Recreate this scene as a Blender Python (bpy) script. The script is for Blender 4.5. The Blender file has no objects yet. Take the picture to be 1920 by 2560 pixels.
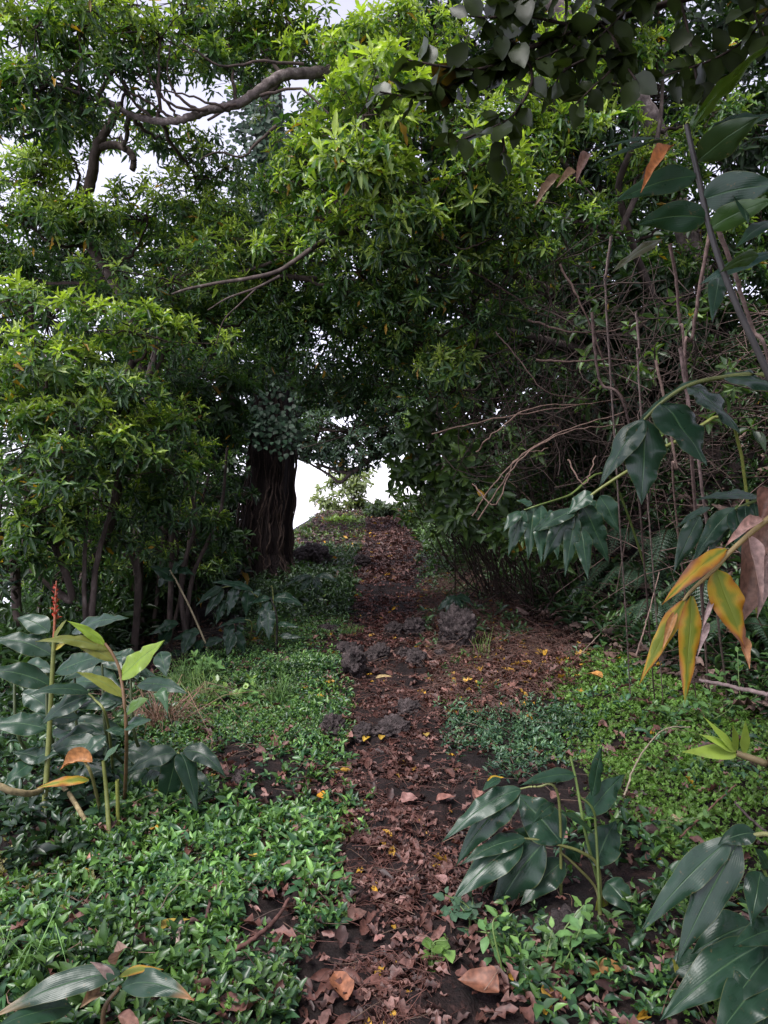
import bpy, math, random
import numpy as np
from mathutils import Vector, Matrix
rad = math.radians
SC = bpy.context.scene
COL = SC.collection
rng = np.random.default_rng(7)
random.seed(7)

# ------------------------------------------------------------------ camera
CZ = 1.55
FPX = 1840.0
cam = bpy.data.objects.new('camera', bpy.data.cameras.new('camera'))
COL.objects.link(cam)
cam.location = (0, 0, CZ)
cam.rotation_euler = (rad(90), 0, 0)
cam.data.sensor_fit = 'HORIZONTAL'
cam.data.sensor_width = 36.0
cam.data.lens = 36.0 * FPX / 1920.0
cam.data.clip_start = 0.05
cam.data.clip_end = 30000
SC.camera = cam

# ------------------------------------------------------------------ world, sun, exposure
SUN_EL, SUN_AZ = 58.0, 215.0          # azimuth clockwise from +Y: behind the camera, to its left
world = bpy.data.worlds.new("World")
SC.world = world
world.use_nodes = True
wn = world.node_tree.nodes
wl = world.node_tree.links
bg = wn['Background']
sky = wn.new('ShaderNodeTexSky')
sky.sky_type = 'NISHITA'
sky.sun_disc = False
sky.sun_elevation = rad(SUN_EL)
sky.sun_rotation = rad(SUN_AZ)
sky.air_density = 1.0
sky.dust_density = 0.7
sky.ozone_density = 1.0
hs = wn.new('ShaderNodeHueSaturation')
hs.inputs['Saturation'].default_value = 0.22
wl.new(sky.outputs['Color'], hs.inputs['Color'])
tint = wn.new('ShaderNodeMixRGB')
tint.blend_type = 'MULTIPLY'
tint.inputs['Fac'].default_value = 1.0
tint.inputs['Color2'].default_value = (1.0, 0.955, 1.11, 1)
wl.new(hs.outputs['Color'], tint.inputs['Color1'])
wl.new(tint.outputs['Color'], bg.inputs['Color'])
bg.inputs['Strength'].default_value = 0.12
sl = bpy.data.lights.new('sun', 'SUN')
sl.energy = 1.5
sl.angle = rad(25)
sl.color = (1.0, 0.97, 0.93)
sun = bpy.data.objects.new('sun', sl)
COL.objects.link(sun)
_az, _el = rad(SUN_AZ), rad(SUN_EL)
_d = Vector((math.sin(_az) * math.cos(_el), math.cos(_az) * math.cos(_el), math.sin(_el)))
sun.rotation_euler = (-_d).to_track_quat('-Z', 'Y').to_euler()
SC.view_settings.view_transform = 'Standard'
SC.view_settings.look = 'None'
SC.view_settings.gamma = 1.0
SC.view_settings.use_curve_mapping = False
SC.view_settings.exposure = 1.5
cy = SC.cycles
cy.max_bounces = 5
cy.diffuse_bounces = 2
cy.glossy_bounces = 2
cy.transmission_bounces = 4
cy.transparent_max_bounces = 4
cy.sample_clamp_indirect = 4.0
cy.use_denoising = True
cy.caustics_reflective = False
cy.caustics_refractive = False

# ------------------------------------------------------------------ small maths helpers
def P(px, py, d):
    """world point seen at a photo pixel, at depth d metres"""
    return np.array([(px - 960) / FPX * d, d, CZ - (py - 1280) / FPX * d])
def nrm(v):
    v = np.asarray(v, float)
    return v / np.maximum(np.linalg.norm(v, axis=-1, keepdims=True), 1e-9)
def sstep(t):
    t = np.clip(t, 0, 1)
    return t * t * (3 - 2 * t)
def vnoise(p, seed=0):
    """value noise of (N,3) points, -1..1"""
    p = np.asarray(p, float)
    i = np.floor(p).astype(np.int64)
    f = p - i
    f = f * f * (3 - 2 * f)
    def h(ix, iy, iz):
        n = (ix * 374761393 + iy * 668265263 + iz * 2147483647 + seed * 974711) & 0xffffffff
        n = ((n ^ (n >> 13)) * 1274126177) & 0xffffffff
        n = n ^ (n >> 16)
        return (n & 0xffff) / 32767.5 - 1
    r = 0
    for dx in (0, 1):
        for dy in (0, 1):
            for dz in (0, 1):
                w = (f[:, 0] if dx else 1 - f[:, 0]) * (f[:, 1] if dy else 1 - f[:, 1]) * (f[:, 2] if dz else 1 - f[:, 2])
                r = r + w * h(i[:, 0] + dx, i[:, 1] + dy, i[:, 2] + dz)
    return r
def fbm(p, oct=4, seed=0):
    r, a = 0, 1.0
    p = np.asarray(p, float)
    for k in range(oct):
        r = r + a * vnoise(p, seed + k)
        p = p * 2.03 + 11.3
        a *= 0.5
    return r
def fbm2(x, y, s, oct=4, seed=0):
    return fbm(np.stack([np.ravel(x) * s, np.ravel(y) * s, np.zeros(np.size(x))], 1), oct, seed).reshape(np.shape(x))
def smooth_line(pts, n):
    """Catmull-Rom through pts, n samples"""
    p = np.asarray(pts, float)
    if len(p) == 2:
        t = np.linspace(0, 1, n)[:, None]
        return p[0] * (1 - t) + p[1] * t
    q = np.vstack([2 * p[0] - p[1], p, 2 * p[-1] - p[-2]])
    u = np.linspace(0, len(p) - 1 - 1e-6, n)
    k = u.astype(int)
    t = (u - k)[:, None]
    a, b, c, d = q[k], q[k + 1], q[k + 2], q[k + 3]
    return 0.5 * (2 * b + (c - a) * t + (2 * a - 5 * b + 4 * c - d) * t * t + (3 * b - a - 3 * c + d) * t ** 3)

# ------------------------------------------------------------------ terrain
XR_Y = np.array([-5, 0, 3, 5, 6, 8, 10, 15, 20, 28, 40.])
XR_X = np.array([3.3, 3.1, 2.75, 2.40, 2.15, 1.75, 1.50, 1.25, 1.10, 1.0, 1.1])
def ground(x, y):
    x = np.asarray(x, float); y = np.asarray(y, float)
    yc = np.clip(y, -20, 31)
    b = 0.02 * yc + 0.001 * np.maximum(yc, 0) ** 2
    over = np.maximum(y - 31, 0)
    b = b - 0.02 * over - 0.004 * np.minimum(over, 60) ** 2 - 0.3 * np.maximum(over - 60, 0)
    xr = np.interp(y, XR_Y, XR_X)
    t = x - xr
    h = 2.6 * sstep(t / 1.9) + 0.25 * np.clip(t - 1.5, 0, 60) + 0.10 * np.clip(t + 1.2, 0, 1.2)
    h = h * np.clip(1 - np.maximum(y - 45, 0) / 60, 0, 1)
    xl = np.interp(y, [0, 6, 12, 20, 30], [-3.4, -3.2, -3.0, -2.6, -2.4])
    s = np.maximum(xl - x, 0)
    dr = 0.5 * s ** 1.25
    dr = np.minimum(dr, 90)
    return np.maximum(b + h - dr + 0.035 * fbm2(x, y, 1.3, 3, 5), -75)
def gz(x, y):
    return float(ground(np.array([x]), np.array([y]))[0])
def gp(px, py):
    """ground point seen at a photo pixel"""
    for d in np.concatenate([np.arange(1.0, 12, 0.02), np.arange(12, 60, 0.1)]):
        p = P(px, py, d)
        if p[2] <= gz(p[0], p[1]):
            return np.array([p[0], p[1], gz(p[0], p[1])])
    return p

# ------------------------------------------------------------------ mesh helpers
class MB:
    def __init__(s):
        s.V, s.Q, s.T, s.C, s.U, s.n = [], [], [], [], [], 0
    def add(s, V, Q=None, T=None, C=None, U=None):
        V = np.asarray(V, float).reshape(-1, 3)
        s.V.append(V)
        if Q is not None and len(Q): s.Q.append(np.asarray(Q, np.int64) + s.n)
        if T is not None and len(T): s.T.append(np.asarray(T, np.int64) + s.n)
        s.C.append(np.broadcast_to(np.array([.5, .5, .5]) if C is None else C, V.shape))
        s.U.append(np.zeros((len(V), 2)) if U is None else U)
        s.n += len(V)
    def build(s, name, mat, parent=None, smooth=True, uv=False):
        V = np.vstack(s.V); C = np.vstack(s.C)
        Q = np.vstack(s.Q) if s.Q else np.zeros((0, 4), np.int64)
        T = np.vstack(s.T) if s.T else np.zeros((0, 3), np.int64)
        me = bpy.data.meshes.new(name)
        me.vertices.add(len(V)); me.vertices.foreach_set('co', V.astype(np.float32).ravel())
        loops = np.concatenate([Q.ravel(), T.ravel()]).astype(np.int32)
        me.loops.add(len(loops)); me.loops.foreach_set('vertex_index', loops)
        nq, nt = len(Q), len(T)
        me.polygons.add(nq + nt)
        st = np.concatenate([np.arange(nq) * 4, nq * 4 + np.arange(nt) * 3]).astype(np.int32)
        me.polygons.foreach_set('loop_start', st)
        me.update(calc_edges=True)
        me.polygons.foreach_set('use_smooth', np.full(nq + nt, smooth))
        a = me.attributes.new('Col', 'FLOAT_COLOR', 'POINT')
        a.data.foreach_set('color', np.hstack([C, np.ones((len(C), 1))]).astype(np.float32).ravel())
        if uv:
            U = np.vstack(s.U)
            l = me.uv_layers.new(name='UVMap')
            l.data.foreach_set('uv', U[loops].astype(np.float32).ravel())
        me.validate()
        o = bpy.data.objects.new(name, me)
        COL.objects.link(o)
        if mat: me.materials.append(mat)
        if parent: put(o, parent)
        return o
def put(o, parent):
    """parent a mesh given in world coordinates to an Empty without moving it"""
    o.parent = parent
    w = Vector((0, 0, 0)); p = parent
    while p is not None:
        w += p.location; p = p.parent
    o.data.transform(Matrix.Translation(-w))
def tag(o, label=None, cat=None, group=None, kind=None):
    for k, v in (('label', label), ('category', cat), ('group', group), ('kind', kind)):
        if v: o[k] = v
    return o
def empty(name, loc, label, cat, group=None):
    o = bpy.data.objects.new(name, None)
    o.location = [float(c) for c in loc]
    o.empty_display_size = 0.1
    COL.objects.link(o)
    return tag(o, label, cat, group)
def recentre(o, p):
    """give a single-mesh thing its origin at its base"""
    p = Vector([float(c) for c in p])
    o.data.transform(Matrix.Translation(-p))
    o.location = p
    return o
def tubes(mb, Pn, Rn, k=5, C=None):
    """Pn (N,m,3) polylines, Rn (N,m) radii -> N tubes"""
    Pn = np.asarray(Pn, float); Rn = np.asarray(Rn, float)
    if Pn.ndim == 2: Pn, Rn = Pn[None], Rn[None]
    N, m, _ = Pn.shape
    if N == 0: return
    tg = nrm(np.gradient(Pn, axis=1))
    ref = np.where(np.abs(tg[:, :1, 2:3]) > .9, np.array([1., 0, 0]), np.array([0, 0, 1.]))
    ref = np.broadcast_to(ref, tg.shape)
    a = nrm(np.cross(tg, ref)); b = np.cross(tg, a)
    th = np.arange(k) * 2 * np.pi / k
    V = Pn[:, :, None] + Rn[:, :, None, None] * (np.cos(th)[:, None] * a[:, :, None] + np.sin(th)[:, None] * b[:, :, None])
    i = np.arange(m - 1)[:, None] * k; j = np.arange(k)[None]
    q = np.stack([i + j, i + (j + 1) % k, i + k + (j + 1) % k, i + k + j], -1).reshape(-1, 4)
    Q = (q[None] + (np.arange(N) * m * k)[:, None, None]).reshape(-1, 4)
    cc = None
    if C is not None:
        C = np.asarray(C, float)
        cc = np.repeat(C, m * k, axis=0) if C.ndim == 2 else C
    mb.add(V.reshape(-1, 3), Q, None, cc)
def tube(mb, pts, r0, r1, k=8, n=None, C=None, wob=0.0):
    n = n or max(4, len(pts) * 5)
    L = smooth_line(pts, n)
    if wob: L[1:-1] += rng.normal(0, wob, (n - 2, 3))
    t = np.linspace(0, 1, n)
    tubes(mb, L, r0 * (1 - t) + r1 * t, k, None if C is None else np.array([C]))
    return L

# ------------------------------------------------------------------ leaves
def leaf_template(rows, wave, fold, droop, wide, base=0.0, variants=6, seed=1, cols=1):
    """unit leaf along +Y, normal +Z.  returns V (K,n,3), quads, tris, rib(n) (1 on the midrib), t(n)"""
    r = np.random.default_rng(seed)
    ts = np.linspace(0, 1, rows + 2)[1:-1] ** 0.95
    wp = np.sin(np.pi * ts ** wide) ** 0.85
    wp = np.maximum(wp, base * (1 - ts))
    us = np.linspace(-1, 1, 2 * cols + 1)
    nu = len(us)
    out = []
    for k in range(variants):
        ph = r.uniform(0, 6.28); dz = droop * r.uniform(.4, 1.6); sw = r.normal(0, .06)
        v = [[0, 0, 0]]
        for t, w in zip(ts, wp):
            for u in us:
                z = -dz * t * t + fold * abs(u) * w * .5 + wave * u * u * w * math.sin(ph + t * 17 + (u > 0) * 1.7) * .5
                v.append([.5 * u * w + sw * t * t, t, z])
        v.append([sw, 1, -dz])
        out.append(v)
    q, tr = [], []
    for c in range(nu - 1):
        tr.append((0, 2 + c, 1 + c))
        for i in range(rows - 1):
            a = 1 + i * nu + c
            q.append((a, a + 1, a + nu + 1, a + nu))
        a = 1 + (rows - 1) * nu + c
        tr.append((a, a + 1, 1 + rows * nu))
    rib = np.array([1] + [1.0 if abs(u) < 1e-6 else 0.0 for t in ts for u in us] + [1])
    tt = np.array([0] + [t for t in ts for u in us] + [1])
    return np.array(out), np.array(q).reshape(-1, 4), np.array(tr), rib, tt
def frames(d, up):
    y = nrm(d)
    x = np.cross(y, up)
    x = nrm(np.where(np.linalg.norm(x, axis=-1, keepdims=True) < 1e-4, np.array([1., 0, 0]), x))
    z = np.cross(x, y)
    return np.stack([x, y, z], -1)
def scatter(mb, tm, pos, R, L, W, C, ribgain=0.25):
    V0, q, tr, rib, tt = tm
    N = len(pos)
    if N == 0: return
    K, n, _ = V0.shape
    k = rng.integers(0, K, N)
    v = V0[k] * np.stack([np.broadcast_to(W, N), np.broadcast_to(L, N), np.broadcast_to(L, N)], -1)[:, None]
    v = np.einsum('nij,nvj->nvi', R, v) + pos[:, None]
    off = (np.arange(N) * n)[:, None, None]
    c = C[:, None] * (1 + ribgain * rib[None, :, None])
    mb.add(v.reshape(-1, 3), (q[None] + off).reshape(-1, 4) if len(q) else None, (tr[None] + off).reshape(-1, 3), c.reshape(-1, 3))
LEAF_NEAR = leaf_template(4, .22, .22, .14, .85, seed=2)
LEAF_FAR = leaf_template(2, .3, .3, .16, .85, seed=3)
LEAF_TINY = leaf_template(1, 0, .3, .16, .9, seed=4)
LEAF_ROUND = leaf_template(4, .10, .12, .10, .8, base=.45, seed=5)
LEAF_OVATE = leaf_template(3, .10, .40, .22, .75, base=.4, seed=6)
LEAF_IVY = leaf_template(3, .12, .15, .10, .55, base=.75, seed=7)
LEAF_DEAD = leaf_template(5, .3, .35, -.10, .85, seed=8)

YOUNG = np.array([.35, .44, .075]); MID = np.array([.057, .120, .033]); OLD = np.array([.015, .038, .025])  # new and old leaf colours, pushed apart to paint lit tips and shade
def rosettes(mb, tips, axes, young, size, nleaf=11, tm=LEAF_NEAR, aspect=.25, droop=.25, cy=YOUNG, cm=MID, co=OLD, spread=(22, 108), old_yellow=.02):
    N = len(tips)
    if N == 0: return
    ax = nrm(axes)
    ref = np.where(np.abs(ax[:, 2:3]) > .8, np.array([1., 0, 0]), np.array([0, 0, 1.]))
    e1 = nrm(np.cross(ax, ref)); e2 = np.cross(ax, e1)
    i = np.arange(nleaf)[None]
    f = i / (nleaf - 1.0)
    az = i * 2.399 + rng.uniform(0, 6.28, (N, 1)) + rng.normal(0, .25, (N, nleaf))
    el = np.radians(spread[0] + (spread[1] - spread[0]) * f ** .8 + rng.normal(0, 9, (N, nleaf)))
    d = (np.cos(el)[..., None] * ax[:, None] + np.sin(el)[..., None] * (np.cos(az)[..., None] * e1[:, None] + np.sin(az)[..., None] * e2[:, None]))
    d[..., 2] -= droop * f * rng.uniform(.3, 1.6, (N, nleaf))
    d = nrm(d)
    pos = tips[:, None] - ax[:, None] * (f[..., None] * .05) * rng.uniform(.5, 1.5, (N, 1, 1)) + d * .006
    L = size * (.55 + .45 * np.minimum(f * 2.2, 1)) * rng.uniform(.75, 1.2, (N, nleaf)) * np.ones((N, 1))
    W = L * aspect * rng.uniform(.85, 1.25, (N, nleaf))
    y = np.asarray(young)[:, None]
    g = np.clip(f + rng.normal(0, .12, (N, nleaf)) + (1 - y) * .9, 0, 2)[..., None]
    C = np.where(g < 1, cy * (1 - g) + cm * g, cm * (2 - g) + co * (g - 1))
    C = C * rng.uniform(.75, 1.25, (N, nleaf, 1))
    isy = (rng.random((N, nleaf)) < old_yellow * (f > .5))[..., None]
    C = np.where(isy, np.array([.38, .22, .03]) * rng.uniform(.5, 1.1, (N, nleaf, 1)), C)
    keep = rng.random((N, nleaf)) > .08
    up = ax[:, None] + np.array([0, 0, .35])
    R = frames(d.reshape(-1, 3), np.broadcast_to(up, d.shape).reshape(-1, 3))
    kf = keep.ravel()
    scatter(mb, tm, pos.reshape(-1, 3)[kf], R[kf], L.ravel()[kf], W.ravel()[kf], C.reshape(-1, 3)[kf])

# ------------------------------------------------------------------ materials
def mat(name):
    m = bpy.data.materials.new(name)
    m.use_nodes = True
    nt = m.node_tree
    return m, nt.nodes, nt.links, nt.nodes['Principled BSDF'], nt.nodes['Material Output']
def mat_leaf(name, rough=.4, spec=.5, trans=.34, tcol=(1.5, 1.7, .5), noise=0.35, scale=9):
    m, n, l, b, out = mat(name)
    a = n.new('ShaderNodeAttribute'); a.attribute_name = 'Col'
    tx = n.new('ShaderNodeTexNoise'); tx.inputs['Scale'].default_value = scale; tx.inputs['Detail'].default_value = 3
    geo = n.new('ShaderNodeNewGeometry'); l.new(geo.outputs['Position'], tx.inputs['Vector'])
    mr = n.new('ShaderNodeMapRange'); mr.inputs['From Min'].default_value = .3; mr.inputs['From Max'].default_value = .7
    mr.inputs['To Min'].default_value = 1 - noise; mr.inputs['To Max'].default_value = 1 + noise
    l.new(tx.outputs['Fac'], mr.inputs['Value'])
    mx = n.new('ShaderNodeVectorMath'); mx.operation = 'SCALE'
    l.new(a.outputs['Color'], mx.inputs[0]); l.new(mr.outputs['Result'], mx.inputs['Scale'])
    l.new(mx.outputs['Vector'], b.inputs['Base Color'])
    b.inputs['Roughness'].default_value = rough
    b.inputs['Specular IOR Level'].default_value = spec
    if trans > 0:
        t = n.new('ShaderNodeBsdfTranslucent')
        tm = n.new('ShaderNodeVectorMath'); tm.operation = 'MULTIPLY'; tm.inputs[1].default_value = tcol
        l.new(mx.outputs['Vector'], tm.inputs[0]); l.new(tm.outputs['Vector'], t.inputs['Color'])
        ms = n.new('ShaderNodeMixShader'); ms.inputs['Fac'].default_value = trans
        l.new(b.outputs['BSDF'], ms.inputs[1]); l.new(t.outputs['BSDF'], ms.inputs[2])
        l.new(ms.outputs['Shader'], out.inputs['Surface'])
    return m
def mat_noise(name, c1, c2, scale, rough=.85, bump=.4, detail=8, stretch=(1, 1, 1), c3=None, bscale=None, dist=.02, spec=.3):
    m, n, l, b, out = mat(name)
    geo = n.new('ShaderNodeNewGeometry')
    mp = n.new('ShaderNodeVectorMath'); mp.operation = 'MULTIPLY'; mp.inputs[1].default_value = stretch
    l.new(geo.outputs['Position'], mp.inputs[0])
    tx = n.new('ShaderNodeTexNoise'); tx.inputs['Scale'].default_value = scale; tx.inputs['Detail'].default_value = detail
    tx.inputs['Roughness'].default_value = .65
    l.new(mp.outputs['Vector'], tx.inputs['Vector'])
    cr = n.new('ShaderNodeValToRGB')
    e = cr.color_ramp.elements
    e[0].position = .34; e[0].color = (*c1, 1); e[1].position = .68; e[1].color = (*c2, 1)
    if c3:
        k = e.new(.55); k.color = (*c3, 1)
    l.new(tx.outputs['Fac'], cr.inputs['Fac'])
    l.new(cr.outputs['Color'], b.inputs['Base Color'])
    b.inputs['Roughness'].default_value = rough
    b.inputs['Specular IOR Level'].default_value = spec
    if bump:
        t2 = n.new('ShaderNodeTexNoise'); t2.inputs['Scale'].default_value = bscale or scale * 3; t2.inputs['Detail'].default_value = 6
        l.new(mp.outputs['Vector'], t2.inputs['Vector'])
        bp = n.new('ShaderNodeBump'); bp.inputs['Strength'].default_value = bump; bp.inputs['Distance'].default_value = dist
        l.new(t2.outputs['Fac'], bp.inputs['Height']); l.new(bp.outputs['Normal'], b.inputs['Normal'])
    return m
def mat_blade(name, rough=.3, trans=.15, yellow=False):
    """big ginger blade: Col attribute, UV u across / v along; parallel veins, pale midrib and margin"""
    m, n, l, b, out = mat(name)
    a = n.new('ShaderNodeAttribute'); a.attribute_name = 'Col'
    uv = n.new('ShaderNodeUVMap')
    sep = n.new('ShaderNodeSeparateXYZ'); l.new(uv.outputs['UV'], sep.inputs[0])
    def mth(op, x, y=None, clamp=False):
        k = n.new('ShaderNodeMath'); k.operation = op; k.use_clamp = clamp
        for i, s in enumerate((x, y)):
            if s is None: continue
            if isinstance(s, (int, float)): k.inputs[i].default_value = s
            else: l.new(s, k.inputs[i])
        return k.outputs[0]
    au = mth('ABSOLUTE', mth('SUBTRACT', mth('MULTIPLY', sep.outputs['X'], 2.0), 1.0))      # 0 rib .. 1 edge
    vein = mth('SINE', mth('ADD', mth('MULTIPLY', au, 46.0), mth('MULTIPLY', sep.outputs['Y'], -26.0)))
    geo = n.new('ShaderNodeNewGeometry')
    tx = n.new('ShaderNodeTexNoise'); tx.inputs['Scale'].default_value = 22; tx.inputs['Detail'].default_value = 4
    l.new(geo.outputs['Position'], tx.inputs['Vector'])
    rib = mth('SUBTRACT', 1.0, mth('MULTIPLY', au, 16.0), True)
    edge = mth('MULTIPLY', mth('SUBTRACT', au, .955, True), 22.0, True)
    fac = mth('ADD', mth('ADD', mth('MULTIPLY', tx.outputs['Fac'], .7), .62), mth('MULTIPLY', vein, .015))
    mx = n.new('ShaderNodeVectorMath'); mx.operation = 'SCALE'
    l.new(a.outputs['Color'], mx.inputs[0]); l.new(fac, mx.inputs['Scale'])
    col = mx.outputs['Vector']
    def mixc(f, c1, c2):
        k = n.new('ShaderNodeMixRGB')
        l.new(f, k.inputs['Fac'])
        l.new(c1, k.inputs['Color1'])
        if isinstance(c2, tuple): k.inputs['Color2'].default_value = (*c2, 1)
        else: l.new(c2, k.inputs['Color2'])
        return k.outputs['Color']
    t4 = n.new('ShaderNodeTexNoise'); t4.inputs['Scale'].default_value = 75; t4.inputs['Detail'].default_value = 3
    l.new(geo.outputs['Position'], t4.inputs['Vector'])
    speck = mth('MULTIPLY', mth('SUBTRACT', t4.outputs['Fac'], .66, True), 12.0, True)
    if yellow:
        t3 = n.new('ShaderNodeTexNoise'); t3.inputs['Scale'].default_value = 9; t3.inputs['Detail'].default_value = 5
        l.new(geo.outputs['Position'], t3.inputs['Vector'])
        s = mth('ADD', mth('ADD', mth('MULTIPLY', au, .62), mth('MULTIPLY', sep.outputs['Y'], .42)), mth('MULTIPLY', mth('SUBTRACT', t3.outputs['Fac'], .5), 1.9))
        cr = n.new('ShaderNodeValToRGB')
        e = cr.color_ramp.elements
        e[0].position = .36; e[0].color = (.18, .22, .02, 1)
        e[1].position = 1.0; e[1].color = (.20, .075, .035, 1)
        k = e.new(.56); k.color = (.42, .28, .02, 1)
        k = e.new(.76); k.color = (.42, .18, .015, 1)
        l.new(s, cr.inputs['Fac'])
        col = mixc(mth('MULTIPLY', vein, .10, True), cr.outputs['Color'], (.16, .14, .03))
    else:
        col = mixc(mth('MULTIPLY', rib, .55), col, (.10, .19, .08))
        col = mixc(mth('MULTIPLY', edge, .6), col, (.16, .17, .05))
    col = mixc(mth('MULTIPLY', speck, .55), col, (.16, .11, .05))
    l.new(col, b.inputs['Base Color'])
    rg = mth('ADD', mth('MULTIPLY', tx.outputs['Fac'], .35), rough - .12)
    l.new(rg, b.inputs['Roughness'])
    b.inputs['Specular IOR Level'].default_value = .42
    hgt = mth('ADD', mth('ADD', mth('MULTIPLY', vein, .05), mth('MULTIPLY', tx.outputs['Fac'], 1.2)), mth('MULTIPLY', rib, -1.2))
    bp = n.new('ShaderNodeBump'); bp.inputs['Strength'].default_value = .35; bp.inputs['Distance'].default_value = .004
    l.new(hgt, bp.inputs['Height']); l.new(bp.outputs['Normal'], b.inputs['Normal'])
    t = n.new('ShaderNodeBsdfTranslucent')
    tm = n.new('ShaderNodeVectorMath'); tm.operation = 'MULTIPLY'; tm.inputs[1].default_value = (1.2, 1.2, .6) if yellow else (2.4, 2.2, .35)
    l.new(col, tm.inputs[0]); l.new(tm.outputs['Vector'], t.inputs['Color'])
    ms = n.new('ShaderNodeMixShader'); ms.inputs['Fac'].default_value = trans
    l.new(b.outputs['BSDF'], ms.inputs[1]); l.new(t.outputs['BSDF'], ms.inputs[2])
    l.new(ms.outputs['Shader'], out.inputs['Surface'])
    return m
M_LEAF = mat_leaf('evergreen_leaf', rough=.38)
M_FAR = mat_leaf('far_leaf', rough=.5, trans=.3)
M_LAUREL = mat_leaf('laurel_leaf', rough=.3, trans=.22, spec=.32)
M_IVY = mat_leaf('ivy_leaf', rough=.5, trans=.15, spec=.3)
M_COVER = mat_leaf('groundcover_leaf', rough=.34, trans=.2, noise=.25, scale=30)
M_MOSS = mat_leaf('spikemoss', rough=.5, trans=.25, noise=.3, scale=20)
M_DEAD = mat_leaf('dead_leaf', rough=.55, trans=.12, tcol=(1.2, .9, .6), noise=.4, scale=60)
M_DRY = mat_leaf('dry_stem', rough=.8, trans=0, spec=.2, noise=.4, scale=40)
M_BLADE = mat_blade('ginger_blade', rough=.26)
M_YELLOW = mat_blade('yellowing_blade', rough=.45, trans=.3, yellow=True)
M_STEM = mat_leaf('green_stem', rough=.45, trans=0, noise=.25, scale=25)
M_BARK = mat_noise('smooth_bark', (.035, .026, .022), (.15, .12, .105), 14, bump=.5, stretch=(1, 1, .45), c3=(.075, .055, .047), dist=.01)
M_PALEBARK = mat_noise('pale_lichen_bark', (.05, .038, .034), (.26, .22, .205), 16, bump=.5, c3=(.12, .095, .088), dist=.01)
M_CEDAR = mat_noise('fibrous_bark', (.012, .008, .008), (.055, .034, .031), 26, bump=1.0, stretch=(1, 1, .09), c3=(.027, .017, .016), dist=.04)
M_VINE = mat_noise('vine_bark', (.018, .012, .010), (.085, .055, .044), 30, bump=.4, stretch=(1, 1, .3), dist=.006)
M_TWIG = mat_noise('twig_bark', (.016, .011, .009), (.075, .050, .040), 18, bump=.2, dist=.004)
M_SOIL = mat_noise('forest_soil', (.006, .004, .004), (.042, .022, .018), 7, bump=.9, c3=(.017, .010, .009), bscale=45, dist=.03)
M_PATH = mat_noise('trail_soil', (.006, .004, .004), (.052, .024, .020), 16, bump=1.0, c3=(.017, .009, .008), bscale=70, dist=.02)
M_LAVA = mat_noise('lava_stone', (.014, .011, .011), (.14, .108, .103), 16, bump=1.0, c3=(.065, .05, .048), bscale=55, dist=.03)

# ------------------------------------------------------------------ ground, path, sea
def lines(a, b, step, far, grow=1.12):
    x = list(np.arange(a, b + 1e-6, step))
    s = step
    lo, hi = x[0], x[-1]
    L, H = [], []
    while hi < far:
        s = min(s * grow, 60); hi += s; H.append(hi); 
    s = step
    while lo > -far:
        s = min(s * grow, 60); lo -= s; L.append(lo)
    return np.array(L[::-1] + x + H)
def grid_mesh(mb, X, Y, Z):
    ny, nx = X.shape
    V = np.stack([X, Y, Z], -1).reshape(-1, 3)
    i = np.arange(ny - 1)[:, None] * nx; j = np.arange(nx - 1)[None]
    mb.add(V, np.stack([i + j, i + j + 1, i + nx + j + 1, i + nx + j], -1).reshape(-1, 4))
gx = lines(-4.5, 4.5, .05, 900); gy = lines(1.2, 14, .05, 900)
X, Y = np.meshgrid(gx, gy)
near = np.clip(1 - np.abs(X) / 12, 0, 1) * np.clip((30 - Y) / 10, 0, 1)
Z = ground(X, Y) + near * .022 * fbm2(X, Y, 7, 3, 9)
mb = MB(); grid_mesh(mb, X, Y, Z)
tag(mb.build('ground', M_SOIL), 'dark humus soil of the wooded hillside', 'ground', kind='structure')

TR_Y = np.array([0, 1.6, 2.2, 3.4, 5, 7, 10, 13, 17, 22, 28, 34.])
TR_X = np.array([.07, .07, .06, .07, .06, .04, .02, .05, .12, .18, .10, -.3])
TR_W = np.array([.26, .26, .25, .25, .27, .30, .36, .5, .62, .7, .75, .8])
ty = np.concatenate([np.arange(.8, 9, .03), np.arange(9, 34, .08)])
tu = np.linspace(-1, 1, 41)
cx = np.interp(ty, TR_Y, TR_X); hw = np.interp(ty, TR_Y, TR_W)
edge = 1 + .25 * fbm2(ty, ty * 0, 1.6, 3, 21)
edge2 = 1 + .25 * fbm2(ty, ty * 0 + 40, 1.6, 3, 22)
X = cx[:, None] + tu[None] * (hw * np.where(tu[None] < 0, edge[:, None], edge2[:, None]).T).T
Y = np.repeat(ty[:, None], len(tu), 1)
clod = np.maximum(fbm2(X, Y, 9, 4, 31), -.35)
fall = sstep((1 - np.abs(tu)) * 4)[None]
Z = ground(X, Y) + .022 * fbm2(X, Y, 7, 3, 9) + .012 - .03 * (1 - fall) + fall * (.030 * clod)
mb = MB(); grid_mesh(mb, X, Y, Z)
tag(mb.build('path', M_PATH), 'dark muddy foot trail climbing the middle', 'path', kind='structure')

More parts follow.
